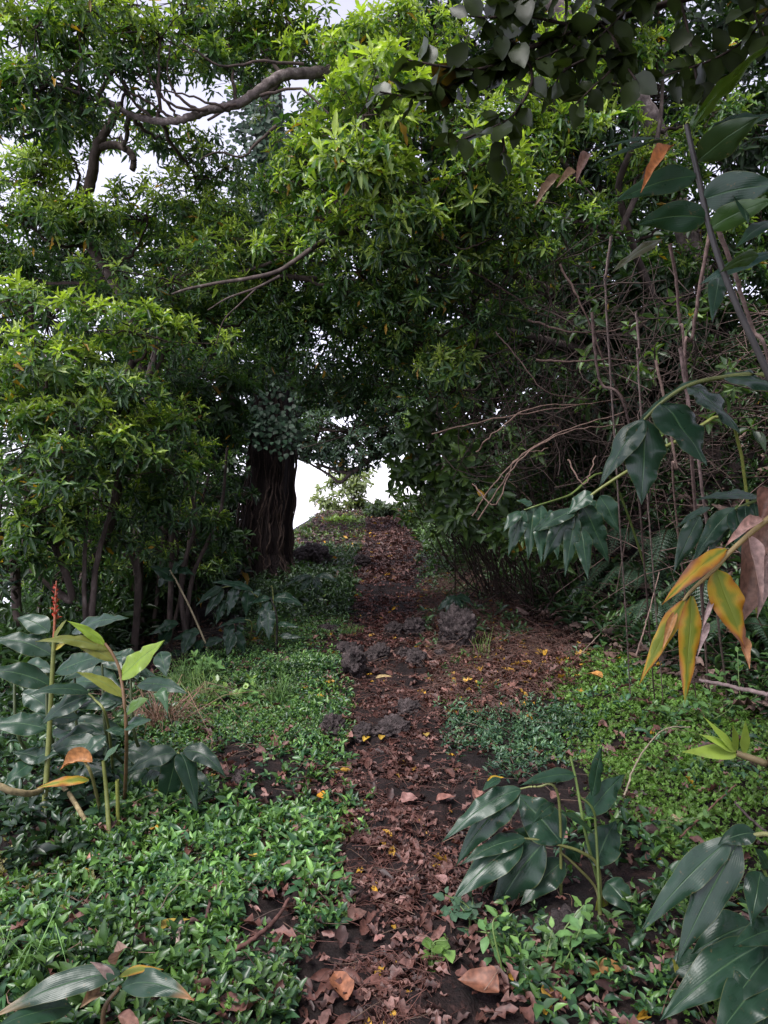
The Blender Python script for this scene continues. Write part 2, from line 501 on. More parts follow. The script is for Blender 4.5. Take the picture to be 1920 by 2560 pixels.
m, n, l, b, out = mat('misty_sea')
b.inputs['Base Color'].default_value = (.62, .64, .66, 1); b.inputs['Roughness'].default_value = .25  # sea added to whiten the view below the horizon; pale base paints mist
tx = n.new('ShaderNodeTexNoise'); tx.inputs['Scale'].default_value = .08
geo = n.new('ShaderNodeNewGeometry'); l.new(geo.outputs['Position'], tx.inputs['Vector'])
bp = n.new('ShaderNodeBump'); bp.inputs['Strength'].default_value = .2; l.new(tx.outputs['Fac'], bp.inputs['Height']); l.new(bp.outputs['Normal'], b.inputs['Normal'])
mb = MB()
s_ = np.linspace(-15000, 15000, 31)
X, Y = np.meshgrid(s_, s_); grid_mesh(mb, X, Y, X * 0 - 70)
tag(mb.build('sea', m), 'sea added far below the slope, painted pale as bright mist', 'sea', kind='structure')

# ------------------------------------------------------------------ trees
def unit(n):
    return nrm(rng.normal(size=(n, 3)))
def pads_to_tree(tw, cr, trunks, pads, size, nleaf, tm, aspect, col, dens, limb_r, droop, twig_k=4, spread=(22, 108), old_yellow=.02):
    """for every foliage pad: a limb from the nearest trunk, branchlets to sub-clumps, twigs to rosettes"""
    cyo, cmi, col_ = col
    allp = np.vstack(trunks) if trunks else None
    for pad in pads:
        px, py, d, rx, rz = pad[:5]
        o = pad[5] if len(pad) > 5 else {}
        c = P(px, py, d)
        Rr = np.array([rx, .75 * max(rx, rz), rz]) / FPX * d
        Rr[1] = np.clip(Rr[1], .25, 1.4)
        area = math.pi * Rr[0] * Rr[2]
        ns = int(area * 15 * dens * o.get('dens', 1)) + 4
        rs = .24 * o.get('rs', 1) * (size / .1) ** .5
        u = unit(ns); u[:, 2] += .15; u = nrm(u)
        rr = rng.random((ns, 1)) ** .38 * np.where(rng.random((ns, 1)) < .25, 1.4, 1.0)
        subs = c + u * Rr * rr
        # limb
        if allp is not None and o.get('limb', True):
            below = allp + np.array([0, 0, .35])
            i = np.argmin(np.linalg.norm(below - c, axis=1) + 2.0 * np.maximum(allp[:, 2] - c[2] + .1, 0))
            a = allp[i]
            mid = a * .5 + c * .5 + np.array([0, 0, -.08 * np.linalg.norm(c - a)]) + rng.normal(0, .06, 3)
            ln = np.linalg.norm(c - a)
            q = .012 + .008 * min(ln, 2.5)
            tube(tw, [a, mid, c], q * limb_r, .009 * limb_r, 6, 12, wob=.012)
        # branchlets
        m1 = c * .45 + subs * .55 + rng.normal(0, .05, (ns, 3)) - np.array([0, 0, .05])
        tubes(tw, np.stack([np.repeat(c[None], ns, 0), c * .75 + m1 * .25 + rng.normal(0, .03, (ns, 3)), m1, subs], 1), np.tile(np.array([.0085, .007, .0055, .004]) * limb_r, (ns, 1)), twig_k)
        nt = rng.integers(6, 12, ns)
        si = np.repeat(np.arange(ns), nt)
        n = len(si)
        v = unit(n); v[:, 2] = v[:, 2] * .8 + .25; v = nrm(v + .35 * u[si])
        tips = subs[si] + v * rs * rng.uniform(.45, 1.1, (n, 1)) * np.array([1.15, 1.15, .5])
        hang = o.get('hang', 0)
        ax = nrm(v * .6 + np.array([0, -.12, .6 - hang]) + .3 * u[si] + rng.normal(0, .22, (n, 3)))
        mm = subs[si] * .5 + tips * .5 + rng.normal(0, .025, (n, 3)) - np.array([0, 0, .02])
        tubes(tw, np.stack([subs[si], mm, tips], 1), np.tile(np.array([.0035, .0028, .0022]) * max(1, limb_r * .8), (n, 1)), 3)
        hz = (tips[:, 2] - c[2]) / max(Rr[2], .1)
        yb = o.get('young', .45)
        yg = np.clip(yb + .12 + .35 * hz + rng.normal(0, .22, n), 0, 1.1)  # paler higher up and in bright pads: new growth plus light put into colour
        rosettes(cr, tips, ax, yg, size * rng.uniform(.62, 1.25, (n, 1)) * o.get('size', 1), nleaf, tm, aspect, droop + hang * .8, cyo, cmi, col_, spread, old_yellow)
def stems(n, x0, x1, d0, d1, up, r=.03):
    out = []
    for k in range(n):
        px = rng.uniform(x0, x1); d = rng.uniform(d0, d1)
        lean = rng.normal(0, 60)
        out.append(([grd(px, d), P(px + lean * .4 + rng.normal(0, 14), 1470 - rng.uniform(0, 40), d), P(px + lean * .7 + rng.normal(0, 18), (1450 + up) / 2, d), P(px + lean + rng.normal(0, 20), up, d - .2)], r * rng.uniform(.6, 1.3), r * .4))
    return out
def tree(label, trunks, pads, name='evergreen_tree', group=None, size=.125, nleaf=11, tm=LEAF_NEAR, aspect=.20, col=(YOUNG, MID, OLD), dens=1.0,
         limb_r=1.0, droop=.38, bark=None, leafmat=None, base=None, spread=(22, 108), old_yellow=.02, extra=None):
    bark = bark or M_BARK
    tl = [[np.asarray(p, float) for p in t[0]] for t in trunks]
    b = tl[0][0] if base is None else base
    root = empty(name, b, label, 'tree', group)
    mt = MB(); tw = MB(); cr = MB()
    cl = []
    for pts, (_, r0, r1) in zip(tl, trunks):
        L = tube(mt, pts, r0, r1, 10, len(pts) * 8, wob=r0 * .06)
        cl.append(L)
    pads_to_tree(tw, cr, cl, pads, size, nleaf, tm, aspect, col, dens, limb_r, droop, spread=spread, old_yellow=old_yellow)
    if extra: extra(tw, cr)
    mt.build('trunk', bark, root)
    if tw.n: tw.build('branches', M_TWIG, root)
    if cr.n: cr.build('crown', leafmat or M_LEAF, root)
    return root
def PP(*a):
    return [P(*p) for p in a]
def grd(px, d, sink=.15):
    p = P(px, 1280, d); p[2] = gz(p[0], p[1]) - sink
    return p

G_EV = 'evergreen trees and shrubs walling the trail'
# upper-left limb tree, rooted on the right bank, its big grey limb reaching left over the trail
t1 = [PP((1850, 960, 8.6), (1790, 780, 8.5), (1690, 500, 8.3), (1640, 330, 8.0), (1560, 200, 7.8), (1420, 60, 7.4), (1300, -150, 7.4)), .15, .08]
t1[0] = [grd(1880, 8.7)] + t1[0]
limb = PP((1480, 120, 7.6), (1250, 190, 7.3), (1000, 215, 7.0), (880, 180, 6.8), (790, 182, 6.6), (705, 190, 6.5), (650, 225, 6.4), (590, 262, 6.4), (520, 275, 6.3), (455, 300, 6.2), (390, 302, 6.2), (330, 288, 6.2), (285, 262, 6.1), (240, 250, 6.1), (180, 225, 6.0), (130, 210, 5.9))
def limb_extra(tw, cr):
    fans = [((390, 302), (330, 250), (250, 170), (200, 110)), ((440, 300), (380, 262), (300, 205), (260, 90)), ((330, 288), (250, 240), (160, 190), (60, 150)),
            ((455, 300), (420, 262), (380, 200), (350, 110)), ((500, 280), (440, 235), (420, 170), (430, 90)), ((590, 262), (540, 262), (470, 238), (400, 225)),
            ((285, 262), (230, 262), (150, 250), (90, 255)), ((650, 240), (720, 225), (760, 225), (830, 290), (870, 310)), ((240, 250), (180, 210), (130, 210), (90, 170)),
            ((690, 315), (640, 360), (610, 390), (540, 380), (500, 400)), ((760, 160), (640, 155), (560, 168), (490, 130), (450, 100)), ((520, 275), (440, 268), (380, 215), (330, 180))]
    for f in fans:
        tube(tw, [P(x, y, 6.2 - .05 * i) for i, (x, y) in enumerate(f)], .014, .005, 6, 16, wob=.006)
tree('leaning grey barked tree on the right bank whose bare limb reaches across the top', [(t1[0], t1[1], t1[2]), (limb, .066, .010)],
     [(200, 70, 6.0, 190, 95, {'young': .65}), (400, 95, 6.2, 170, 95, {'young': .6}), (70, 180, 5.9, 120, 110, {'young': .35}), (330, 10, 6.6, 280, 70), (290, 165, 6.3, 150, 45, {'young': .2, 'dens': .6}),
      (600, 40, 6.9, 170, 80), (620, 200, 7.6, 60, 60, {'dens': .7}), (420, 350, 7.2, 90, 50, {'dens': .28, 'hang': .5, 'young': .3}), (300, 340, 7.6, 70, 40, {'dens': .22}), (170, 290, 7.0, 90, 40, {'dens': .3, 'hang': .5}), (560, 100, 6.7, 100, 50, {'young': .3, 'dens': .7}), (720, 70, 6.8, 120, 90, {'young': .55}), (100, 320, 6.2, 110, 60, {'hang': .7, 'young': .15, 'dens': .4}), (20, 250, 6.0, 60, 70, {'hang': .5, 'young': .1}),
      (490, 440, 7.4, 90, 60, {'dens': .5, 'young': .3, 'hang': .4})],
     group=G_EV, bark=M_PALEBARK, extra=limb_extra)

# left wall
tb = [grd(300, 8.2), P(320, 1400, 8.1), P(370, 1100, 8.0), P(335, 800, 7.8), P(200, 560, 7.4), P(225, 460, 7.2), P(240, 375, 7.1), P(275, 310, 7.1), P(300, 255, 7.1)]
stub = PP((244, 370, 7.1), (280, 362, 7.1), (318, 374, 7.1), (334, 400, 7.1), (330, 425, 7.1))
tree('tall tree behind the left shrubs with a bare crooked stub against the white sky', [(tb, .09, .032), (stub, .038, .03)],
     [(90, 450, 7.3, 110, 50, {'young': .8, 'dens': .5}), (60, 540, 7.0, 130, 80, {'young': .5}), (370, 545, 7.6, 170, 60, {'young': .55, 'dens': .8}), (210, 640, 8.2, 220, 120, {'young': .05}), (40, 680, 8.0, 120, 120, {'young': .05}),
      (200, 560, 7.4, 120, 60, {'young': .65}), (150, 350, 7.3, 45, 35, {'dens': .4, 'young': .6}), (20, 450, 7.4, 80, 50, {'young': .5, 'dens': .5})],
     group=G_EV, bark=M_BARK)
tb = [grd(350, 7.6), P(345, 1400, 7.5), P(345, 1260, 7.5), P(360, 1100, 7.4), P(370, 960, 7.3), P(420, 760, 7.2)]
tree('shrubby tree with a thin reddish stem left of the ivy clad trunk', [(tb, .055, .03), (PP((372, 960, 7.3), (450, 800, 7.4), (560, 700, 7.3), (640, 670, 7.2), (720, 640, 6.8), (800, 610, 6.6)), .03, .008), (PP((430, 735, 6.1), (470, 722, 6.0), (540, 708, 5.9), (620, 696, 5.8), (690, 680, 5.8), (740, 650, 5.9), (790, 615, 6.0), (850, 585, 6.2), (960, 560, 6.6)), .008, .026), (PP((520, 775, 5.9), (570, 745, 5.8), (640, 720, 5.8), (700, 690, 5.8)), .005, .012), (PP((540, 860, 5.9), (560, 800, 5.85), (600, 760, 5.8), (640, 722, 5.8)), .004, .008)],
     [(420, 700, 7.0, 180, 100, {'young': .6}), (520, 590, 7.6, 170, 110, {'young': .45}), (430, 840, 7.6, 120, 110, {'young': .2}), (480, 960, 8.8, 170, 150, {'young': 0}), 
      (470, 1130, 9.0, 130, 140, {'young': 0, 'dens': .8}), (640, 760, 7.6, 130, 70, {'young': .5}), (600, 850, 9.5, 120, 90, {'young': 0})], group=G_EV)
tb = [grd(60, 6.0), P(40, 1420, 6.0), P(90, 1300, 6.0), P(120, 1100, 5.9), P(90, 900, 5.7)]
tree('dense bright tipped evergreen shrub at the left edge of the trail clearing', [(tb, .042, .025), (PP((80, 1420, 6.0), (180, 1500, 6.0), (120, 1330, 5.8), (40, 1200, 5.6)), .035, .02)] + stems(7, -20, 220, 5.9, 7.2, 1150),
     [(80, 770, 5.8, 170, 55, {'young': .42}), (120, 900, 5.4, 170, 55, {'young': .6}), (60, 1010, 5.8, 120, 45, {'young': .2}), (130, 1080, 5.6, 180, 95, {'young': .4}), (80, 1200, 5.5, 130, 100, {'young': .3}),
      (110, 1310, 5.6, 130, 80, {'young': .35}), (30, 1400, 5.6, 80, 80, {'young': .2}), (150, 1430, 6.4, 90, 60, {'young': .15, 'dens': .7})], group=G_EV)
tb = [grd(250, 6.6), P(215, 1450, 6.6), P(262, 1350, 6.4), P(300, 1200, 6.3), P(300, 1000, 6.0), P(330, 900, 5.9)]
tree('layered evergreen shrub in the middle of the left wall of leaves', [(tb, .045, .02), ([grd(330, 6.9), P(345, 1440, 6.8), P(300, 1340, 6.7), P(250, 1230, 6.4), P(180, 1120, 6.1)], .035, .02), ([grd(420, 7.4), P(430, 1380, 7.3), P(420, 1230, 7.1)], .03, .02)] + stems(12, 180, 520, 7, 9, 1120),
     [(330, 830, 5.9, 170, 50, {'young': .5}), (290, 960, 5.9, 150, 55, {'young': .3}), (330, 1080, 6.2, 150, 90, {'young': .3}), (250, 1180, 6.0, 150, 90, {'young': .35}), (400, 1200, 6.8, 120, 100, {'young': .1}),
      (260, 1300, 6.5, 130, 80, {'young': .3, 'dens': .7}), (430, 1330, 7.4, 110, 80, {'young': .1, 'dens': .6}), (340, 1430, 7.6, 110, 70, {'young': .1, 'dens': .6}), (500, 1420, 8.6, 70, 70, {'young': .05, 'dens': .6})], group=G_EV)

# over the trail
tb = [grd(1780, 9.6), P(1620, 900, 9.2), P(1420, 760, 8.4), P(1180, 620, 7.2), P(1050, 480, 6.4), P(1000, 300, 6.1)]
tree('yellow green tipped tree overhanging the trail at top centre', [(tb, .09, .03)],
     [(910, 300, 5.6, 110, 150, {'young': .95, 'size': 1.25}), (990, 520, 5.9, 130, 130, {'young': .8, 'size': 1.1}), (840, 500, 6.4, 120, 130, {'young': .6}), (1010, 170, 6.2, 120, 110, {'young': .7}), (850, 150, 6.5, 100, 90, {'young': .7}), (790, 380, 6.6, 90, 110, {'young': .6}),
      (920, 430, 5.6, 80, 80, {'young': 1.0, 'size': 1.2}), (1160, 430, 5.8, 120, 110, {'young': .75, 'size': 1.1}), (1100, 300, 6.0, 120, 120, {'young': .6})], group=G_EV)
tb = [grd(1720, 10.2), P(1500, 880, 9.8), P(1250, 770, 8.8), P(980, 720, 7.8), P(800, 700, 7.3), P(700, 690, 7.2)]
tree('dark leaved tree arching over the trail beside the ivy clad trunk', [(tb, .085, .02)],
     [(720, 610, 7.2, 140, 100, {'young': .6}), (900, 680, 6.6, 190, 110, {'young': .45}), (770, 790, 7.5, 160, 110, {'young': .25}), (620, 650, 7.4, 70, 50, {'young': .5, 'dens': .7}), (880, 830, 7.6, 170, 100, {'young': .15}), (790, 930, 8.6, 130, 80, {'young': 0, 'hang': .4}),
      (930, 940, 8.4, 130, 70, {'young': 0, 'hang': .5}), (1000, 760, 6.9, 120, 100, {'young': .4})], group=G_EV)
tb = [grd(1820, 9.2), P(1650, 930, 8.8), P(1400, 860, 8.0), P(1180, 800, 7.2), P(1080, 720, 6.9)]
tree('loose hanging leaved tree drooping from the right bank over the trail', [(tb, .07, .018), (PP((1180, 800, 7.2), (1190, 640, 6.9), (1160, 520, 6.5)), .03, .012)],
     [(1090, 690, 6.4, 130, 120, {'young': .35, 'hang': .9}), (1180, 590, 6.2, 130, 110, {'young': .4, 'hang': .8}), (1060, 860, 7.2, 120, 100, {'young': .3, 'hang': .9, 'dens': .8}), (1140, 970, 7.0, 100, 90, {'young': .4, 'hang': .8, 'dens': .7}), (1250, 720, 6.6, 110, 120, {'young': .35, 'hang': .6, 'dens': .5}),
      (1230, 880, 7.2, 90, 90, {'young': .3, 'hang': .5, 'dens': .5}), (1060, 980, 8.8, 110, 60, {'young': .3, 'hang': .5})], group=G_EV)
tb = [grd(1780, 8.4), P(1660, 800, 7.9), P(1550, 500, 7.2), P(1590, 330, 6.9), P(1560, 120, 6.8)]
tree('thin twiggy tree with sparse yellow green tufts below the round leaved branch', [(tb, .05, .02), (PP((1530, 560, 7.0), (1420, 420, 6.6), (1350, 330, 6.4)), .025, .012), (PP((1540, 600, 7.0), (1640, 360, 6.8), (1660, 100, 6.8)), .03, .012)],
     [(1270, 320, 6.4, 140, 130, {'young': .7, 'dens': .7}), (1430, 330, 6.5, 130, 150, {'young': .6, 'dens': .5}), (1640, 90, 6.6, 170, 90, {'young': .8, 'dens': .9}), (1340, 520, 6.5, 130, 130, {'young': .5, 'dens': .5}), (1480, 130, 6.7, 120, 100, {'young': .7, 'dens': .7}), (1450, 560, 7.0, 120, 120, {'young': .4, 'dens': .4}), (1330, 720, 7.2, 120, 100, {'young': .3, 'dens': .4}), (1800, 260, 6.9, 120, 120, {'young': .5, 'dens': .4}), (1700, 480, 7.2, 90, 80, {'young': .4, 'dens': .7}), (1790, 650, 7.4, 90, 80, {'young': .3, 'dens': .6}), (1620, 400, 7.0, 80, 60, {'young': .5, 'dens': .5})], group=G_EV)

# deeper trees that close the gaps, leaf colours darkened to paint their shade
DK_SHADE = (np.array([.05, .10, .025]), np.array([.020, .044, .018]), np.array([.010, .024, .013]))
def back(label, px, d, pads, group='dark trees standing behind the front foliage', **kw):
    b = grd(px, d)
    top = min(p[1] for p in pads)
    mx = np.mean([p[0] for p in pads])
    tree(label, [([b, P(px * .7 + mx * .3, (1280 + top) / 2, d), P(mx, top + 60, d)], .13, .04)], pads, name='evergreen_tree', group=group, size=.15, nleaf=9, tm=LEAF_FAR, col=kw.pop('col', DK_SHADE), leafmat=M_FAR, limb_r=1.6, aspect=.3, **kw)
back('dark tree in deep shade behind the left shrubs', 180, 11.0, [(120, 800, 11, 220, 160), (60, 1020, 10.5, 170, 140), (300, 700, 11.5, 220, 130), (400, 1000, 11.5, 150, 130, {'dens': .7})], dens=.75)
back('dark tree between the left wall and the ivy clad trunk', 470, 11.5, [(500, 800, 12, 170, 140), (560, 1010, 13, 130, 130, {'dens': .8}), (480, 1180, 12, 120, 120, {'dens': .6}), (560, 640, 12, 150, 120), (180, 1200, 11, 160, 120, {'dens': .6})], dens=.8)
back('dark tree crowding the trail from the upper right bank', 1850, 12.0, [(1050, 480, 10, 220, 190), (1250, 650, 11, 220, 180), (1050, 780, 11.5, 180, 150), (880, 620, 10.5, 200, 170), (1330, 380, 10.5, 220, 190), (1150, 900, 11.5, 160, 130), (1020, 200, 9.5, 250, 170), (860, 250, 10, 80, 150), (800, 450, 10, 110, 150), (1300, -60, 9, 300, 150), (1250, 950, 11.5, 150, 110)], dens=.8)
back('broad dark tree on top of the right bank', 2000, 11.5, [(1500, 500, 11, 220, 180), (1500, 760, 11.5, 230, 140), (1600, 250, 10.5, 260, 170), (1850, 420, 11, 130, 160), (1380, 900, 11, 180, 110), (1750, 640, 11.5, 70, 110), (1660, 900, 10.5, 220, 90), (1450, 80, 10.5, 250, 120), (1850, 100, 10.5, 160, 140), (1700, -200, 9, 350, 200), (1900, 700, 10, 120, 160), (1350, 760, 10.5, 160, 140), (1250, 880, 10, 150, 120), (1380, 1030, 9.8, 150, 90), (1520, 980, 9.4, 150, 110), (1680, 1000, 8.8, 150, 110), (1850, 880, 8.6, 120, 130), (1180, 1050, 10.5, 110, 100), (1560, 640, 9.5, 150, 120), (1350, 850, 8.6, 150, 110), (1480, 720, 8.4, 140, 120), (1600, 860, 8.2, 140, 110), (1720, 720, 8.2, 110, 110), (1450, 980, 8.0, 130, 80)], dens=.85)  # the pad above the frame is unseen, added to shade the bank

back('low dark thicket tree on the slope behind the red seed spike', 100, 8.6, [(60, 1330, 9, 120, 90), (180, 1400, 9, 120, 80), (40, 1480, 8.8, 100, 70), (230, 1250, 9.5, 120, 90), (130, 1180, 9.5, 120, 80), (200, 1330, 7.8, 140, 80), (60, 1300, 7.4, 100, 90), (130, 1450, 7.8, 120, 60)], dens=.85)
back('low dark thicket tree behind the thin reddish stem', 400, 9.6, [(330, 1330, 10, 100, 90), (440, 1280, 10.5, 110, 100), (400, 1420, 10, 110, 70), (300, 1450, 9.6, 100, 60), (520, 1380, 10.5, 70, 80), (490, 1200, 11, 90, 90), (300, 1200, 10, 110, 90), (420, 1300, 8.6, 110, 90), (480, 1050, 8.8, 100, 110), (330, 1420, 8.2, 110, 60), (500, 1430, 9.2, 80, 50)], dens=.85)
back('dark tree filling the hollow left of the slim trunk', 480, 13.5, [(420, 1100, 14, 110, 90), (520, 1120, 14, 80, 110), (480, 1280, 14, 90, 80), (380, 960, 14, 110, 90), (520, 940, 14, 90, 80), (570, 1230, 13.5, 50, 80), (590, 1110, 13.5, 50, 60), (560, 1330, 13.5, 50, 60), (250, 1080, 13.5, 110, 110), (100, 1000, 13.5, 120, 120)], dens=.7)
back('spreading dark tree added past the right edge to shade the bank', 2350, 8.0, [(2150, 300, 8, 220, 200), (2150, 650, 8, 180, 160), (2400, 800, 8, 200, 160), (2350, 100, 7.5, 260, 220), (2050, -150, 7.5, 300, 180), (1900, 560, 8.5, 70, 90), (2500, 450, 7, 240, 240), (1880, 330, 9, 80, 120)], dens=.8)  # mostly unseen tree, added to shut out open sky over the bank
# beyond the crest
FAR = (np.array([.07, .12, .06]), np.array([.04, .075, .042]), np.array([.022, .045, .03]))
c0 = PP((1120, 1180, 22), (1050, 1090, 22), (940, 1140, 22), (880, 1180, 22), (840, 1175, 22), (790, 1160, 22))
tree('fine leaved tree far up the trail with crooked dark boughs against the sky', [([grd(1250, 22)] + c0, .13, .04), (PP((880, 1180, 22), (850, 1205, 22), (820, 1185, 22), (760, 1150, 22)), .06, .03)],
     [(880, 1080, 22, 150, 75), (780, 1110, 22, 90, 60), (1000, 1080, 22, 80, 70), (880, 1010, 23, 170, 60), (960, 1140, 22, 60, 30, {'dens': .6}), (760, 1040, 23, 80, 60), (820, 985, 22.5, 150, 50), (960, 1000, 22, 110, 60), (720, 1000, 23, 60, 60), (765, 1120, 22, 60, 35), (840, 1140, 22, 60, 25)], size=.17, nleaf=8, tm=LEAF_FAR, aspect=.4, col=FAR, leafmat=M_FAR, limb_r=3, dens=.55, name='evergreen_tree')
PALE = (np.array([.26, .30, .12]), np.array([.17, .21, .09]), np.array([.10, .13, .06]))
tree('pale thin crowned tree on the skyline past the crest of the trail', [([grd(860, 33), P(870, 1290, 33), P(890, 1230, 33)], .12, .05)],
     [(860, 1225, 33, 50, 35), (900, 1195, 33, 50, 30, {'dens': .6}), (840, 1265, 33, 40, 20), (900, 1270, 33, 50, 20, {'dens': .7})], size=.28, nleaf=7, tm=LEAF_FAR, aspect=.35, col=PALE, leafmat=M_FAR, limb_r=2.4, dens=.3, name='evergreen_tree')

# ------------------------------------------------------------------ big ivy clad trunk
def big_trunk():
    b = gp(662, 1445); d = b[1]
    root = empty('cedar_tree', b, 'massive dark trunk wrapped in vines and ivy left of the trail', 'tree')
    ctr = [np.array([b[0], d, b[2] - .3]), P(655, 1380, d), P(676, 1200, d), P(682, 1000, d), P(686, 800, d), P(684, 560, d), P(678, 300, d), P(672, 100, d)]
    hw = [.62, .46, .385, .345, .32, .28, .22, .12]
    L = smooth_line(ctr, 120)
    r = np.interp(np.linspace(0, len(hw) - 1, 120), np.arange(len(hw)), hw)
    k = 72
    th = np.arange(k) * 2 * np.pi / k
    TH, ZZ = np.meshgrid(th, np.arange(120))
    flute = .10 * np.sin(TH * 5 + .5) + .06 * np.sin(TH * 9 + 1.3 + ZZ * .01) + .09 * fbm(np.stack([np.cos(TH).ravel() * 3, np.sin(TH).ravel() * 3, ZZ.ravel() * .02], 1), 3, 3).reshape(TH.shape)
    flare = np.exp(-np.arange(120) / 7.0)[:, None]
    rr = r[:, None] * (1 + flute * (1 + 1.5 * flare))
    V = np.stack([L[:, None, 0] + rr * np.cos(TH), L[:, None, 1] + rr * np.sin(TH), np.repeat(L[:, 2:3], k, 1)], -1).reshape(-1, 3)
    i = np.arange(119)[:, None] * k; j = np.arange(k)[None]
    mb = MB(); mb.add(V, np.stack([i + j, i + (j + 1) % k, i + k + (j + 1) % k, i + k + j], -1).reshape(-1, 4))
    mb.build('trunk', M_CEDAR, root)
    # vines crawling up
    for q in range(26):
        a0 = rng.uniform(-3.0, -.1); n = 40
        z0, z1 = 0, rng.uniform(45, 75)
        zi = np.linspace(z0, z1, n)
        aa = a0 + np.cumsum(rng.normal(0, .055, n)) + .12 * np.sin(np.linspace(0, rng.uniform(4, 12), n))
        ii = np.clip(zi.astype(int), 0, 119)
        rad_ = r[ii] * (1.09 + .05 * np.sin(zi * .7)) + .01
        if q < 8: rad_ = rad_ + np.linspace(rng.uniform(.05, .3), 0, n) ** 1.3
        pts = np.stack([L[ii, 0] + rad_ * np.cos(aa), L[ii, 1] + rad_ * np.sin(aa), np.interp(zi, np.arange(120), L[:, 2])], 1)
        mb = MB(); r0 = rng.choice([.008, .011, .015, .024])
        tubes(mb, pts, np.linspace(r0, r0 * .6, n), 6)
        mb.build('vine', M_VINE, root)
    # boughs
    mb = MB()
    for f in ([(690, 300, 12), (600, 260, 11.5), (520, 300, 11)], [(680, 420, 12), (760, 380, 11.5), (840, 300, 11)], [(680, 250, 12), (720, 120, 12), (800, 40, 11.7)]):
        tube(mb, PP(*[(a, c, d + (e - 12)) for a, c, e in f]), .06, .02, 7, 16)
    mb.build('branches', M_TWIG, root)
    # ivy
    mb = MB()
    spots = []
    for px, py, rx, ry, n in ((655, 330, 80, 70, 420), (650, 430, 85, 90, 620), (645, 560, 80, 90, 560), (640, 700, 85, 90, 520), (670, 860, 70, 60, 150), (680, 960, 80, 60, 120), (640, 1050, 60, 50, 300), (560, 1080, 70, 50, 180), (700, 780, 60, 60, 150), (720, 1080, 40, 50, 120), (640, 240, 60, 60, 260), (540, 1010, 60, 60, 90)):
        a = rng.normal(0, .55, (n, 2))
        for u, v in a:
            x, y = px + u * rx, py + v * ry
            dd = d - .36 - rng.random() * .5 - (.25 if abs(x - 680) < 60 else 0)
            spots.append(P(x, y, dd))
    spots = np.array(spots); N = len(spots)
    dirs = nrm(np.stack([rng.normal(0, .5, N), -.35 + rng.normal(0, .25, N), -.75 + rng.normal(0, .3, N)], 1))
    up = nrm(np.stack([rng.normal(0, .35, N), -1 + rng.normal(0, .3, N), .75 + rng.normal(0, .3, N)], 1))
    s = rng.uniform(.06, .115, N)
    C = np.array([.015, .036, .018]) * rng.uniform(.6, 1.6, (N, 1))
    scatter(mb, LEAF_IVY, spots, frames(dirs, up), s, s * .95, C)
    mb.build('ivy', M_IVY, root)
    return b
TB = big_trunk()
tree('slim dark trunk standing close beside the massive ivy clad one', [([grd(560, 12.4), P(560, 1300, 12.4), P(575, 1000, 12.4), P(570, 760, 12.4)], .17, .10)],
     [(500, 760, 12.4, 130, 90, {'young': 0}), (610, 700, 12.8, 90, 90, {'young': 0}), (440, 900, 12.6, 110, 90, {'young': 0})], size=.14, nleaf=9, tm=LEAF_FAR, col=DK_SHADE, leafmat=M_FAR, bark=M_CEDAR, limb_r=1.5, dens=.7)

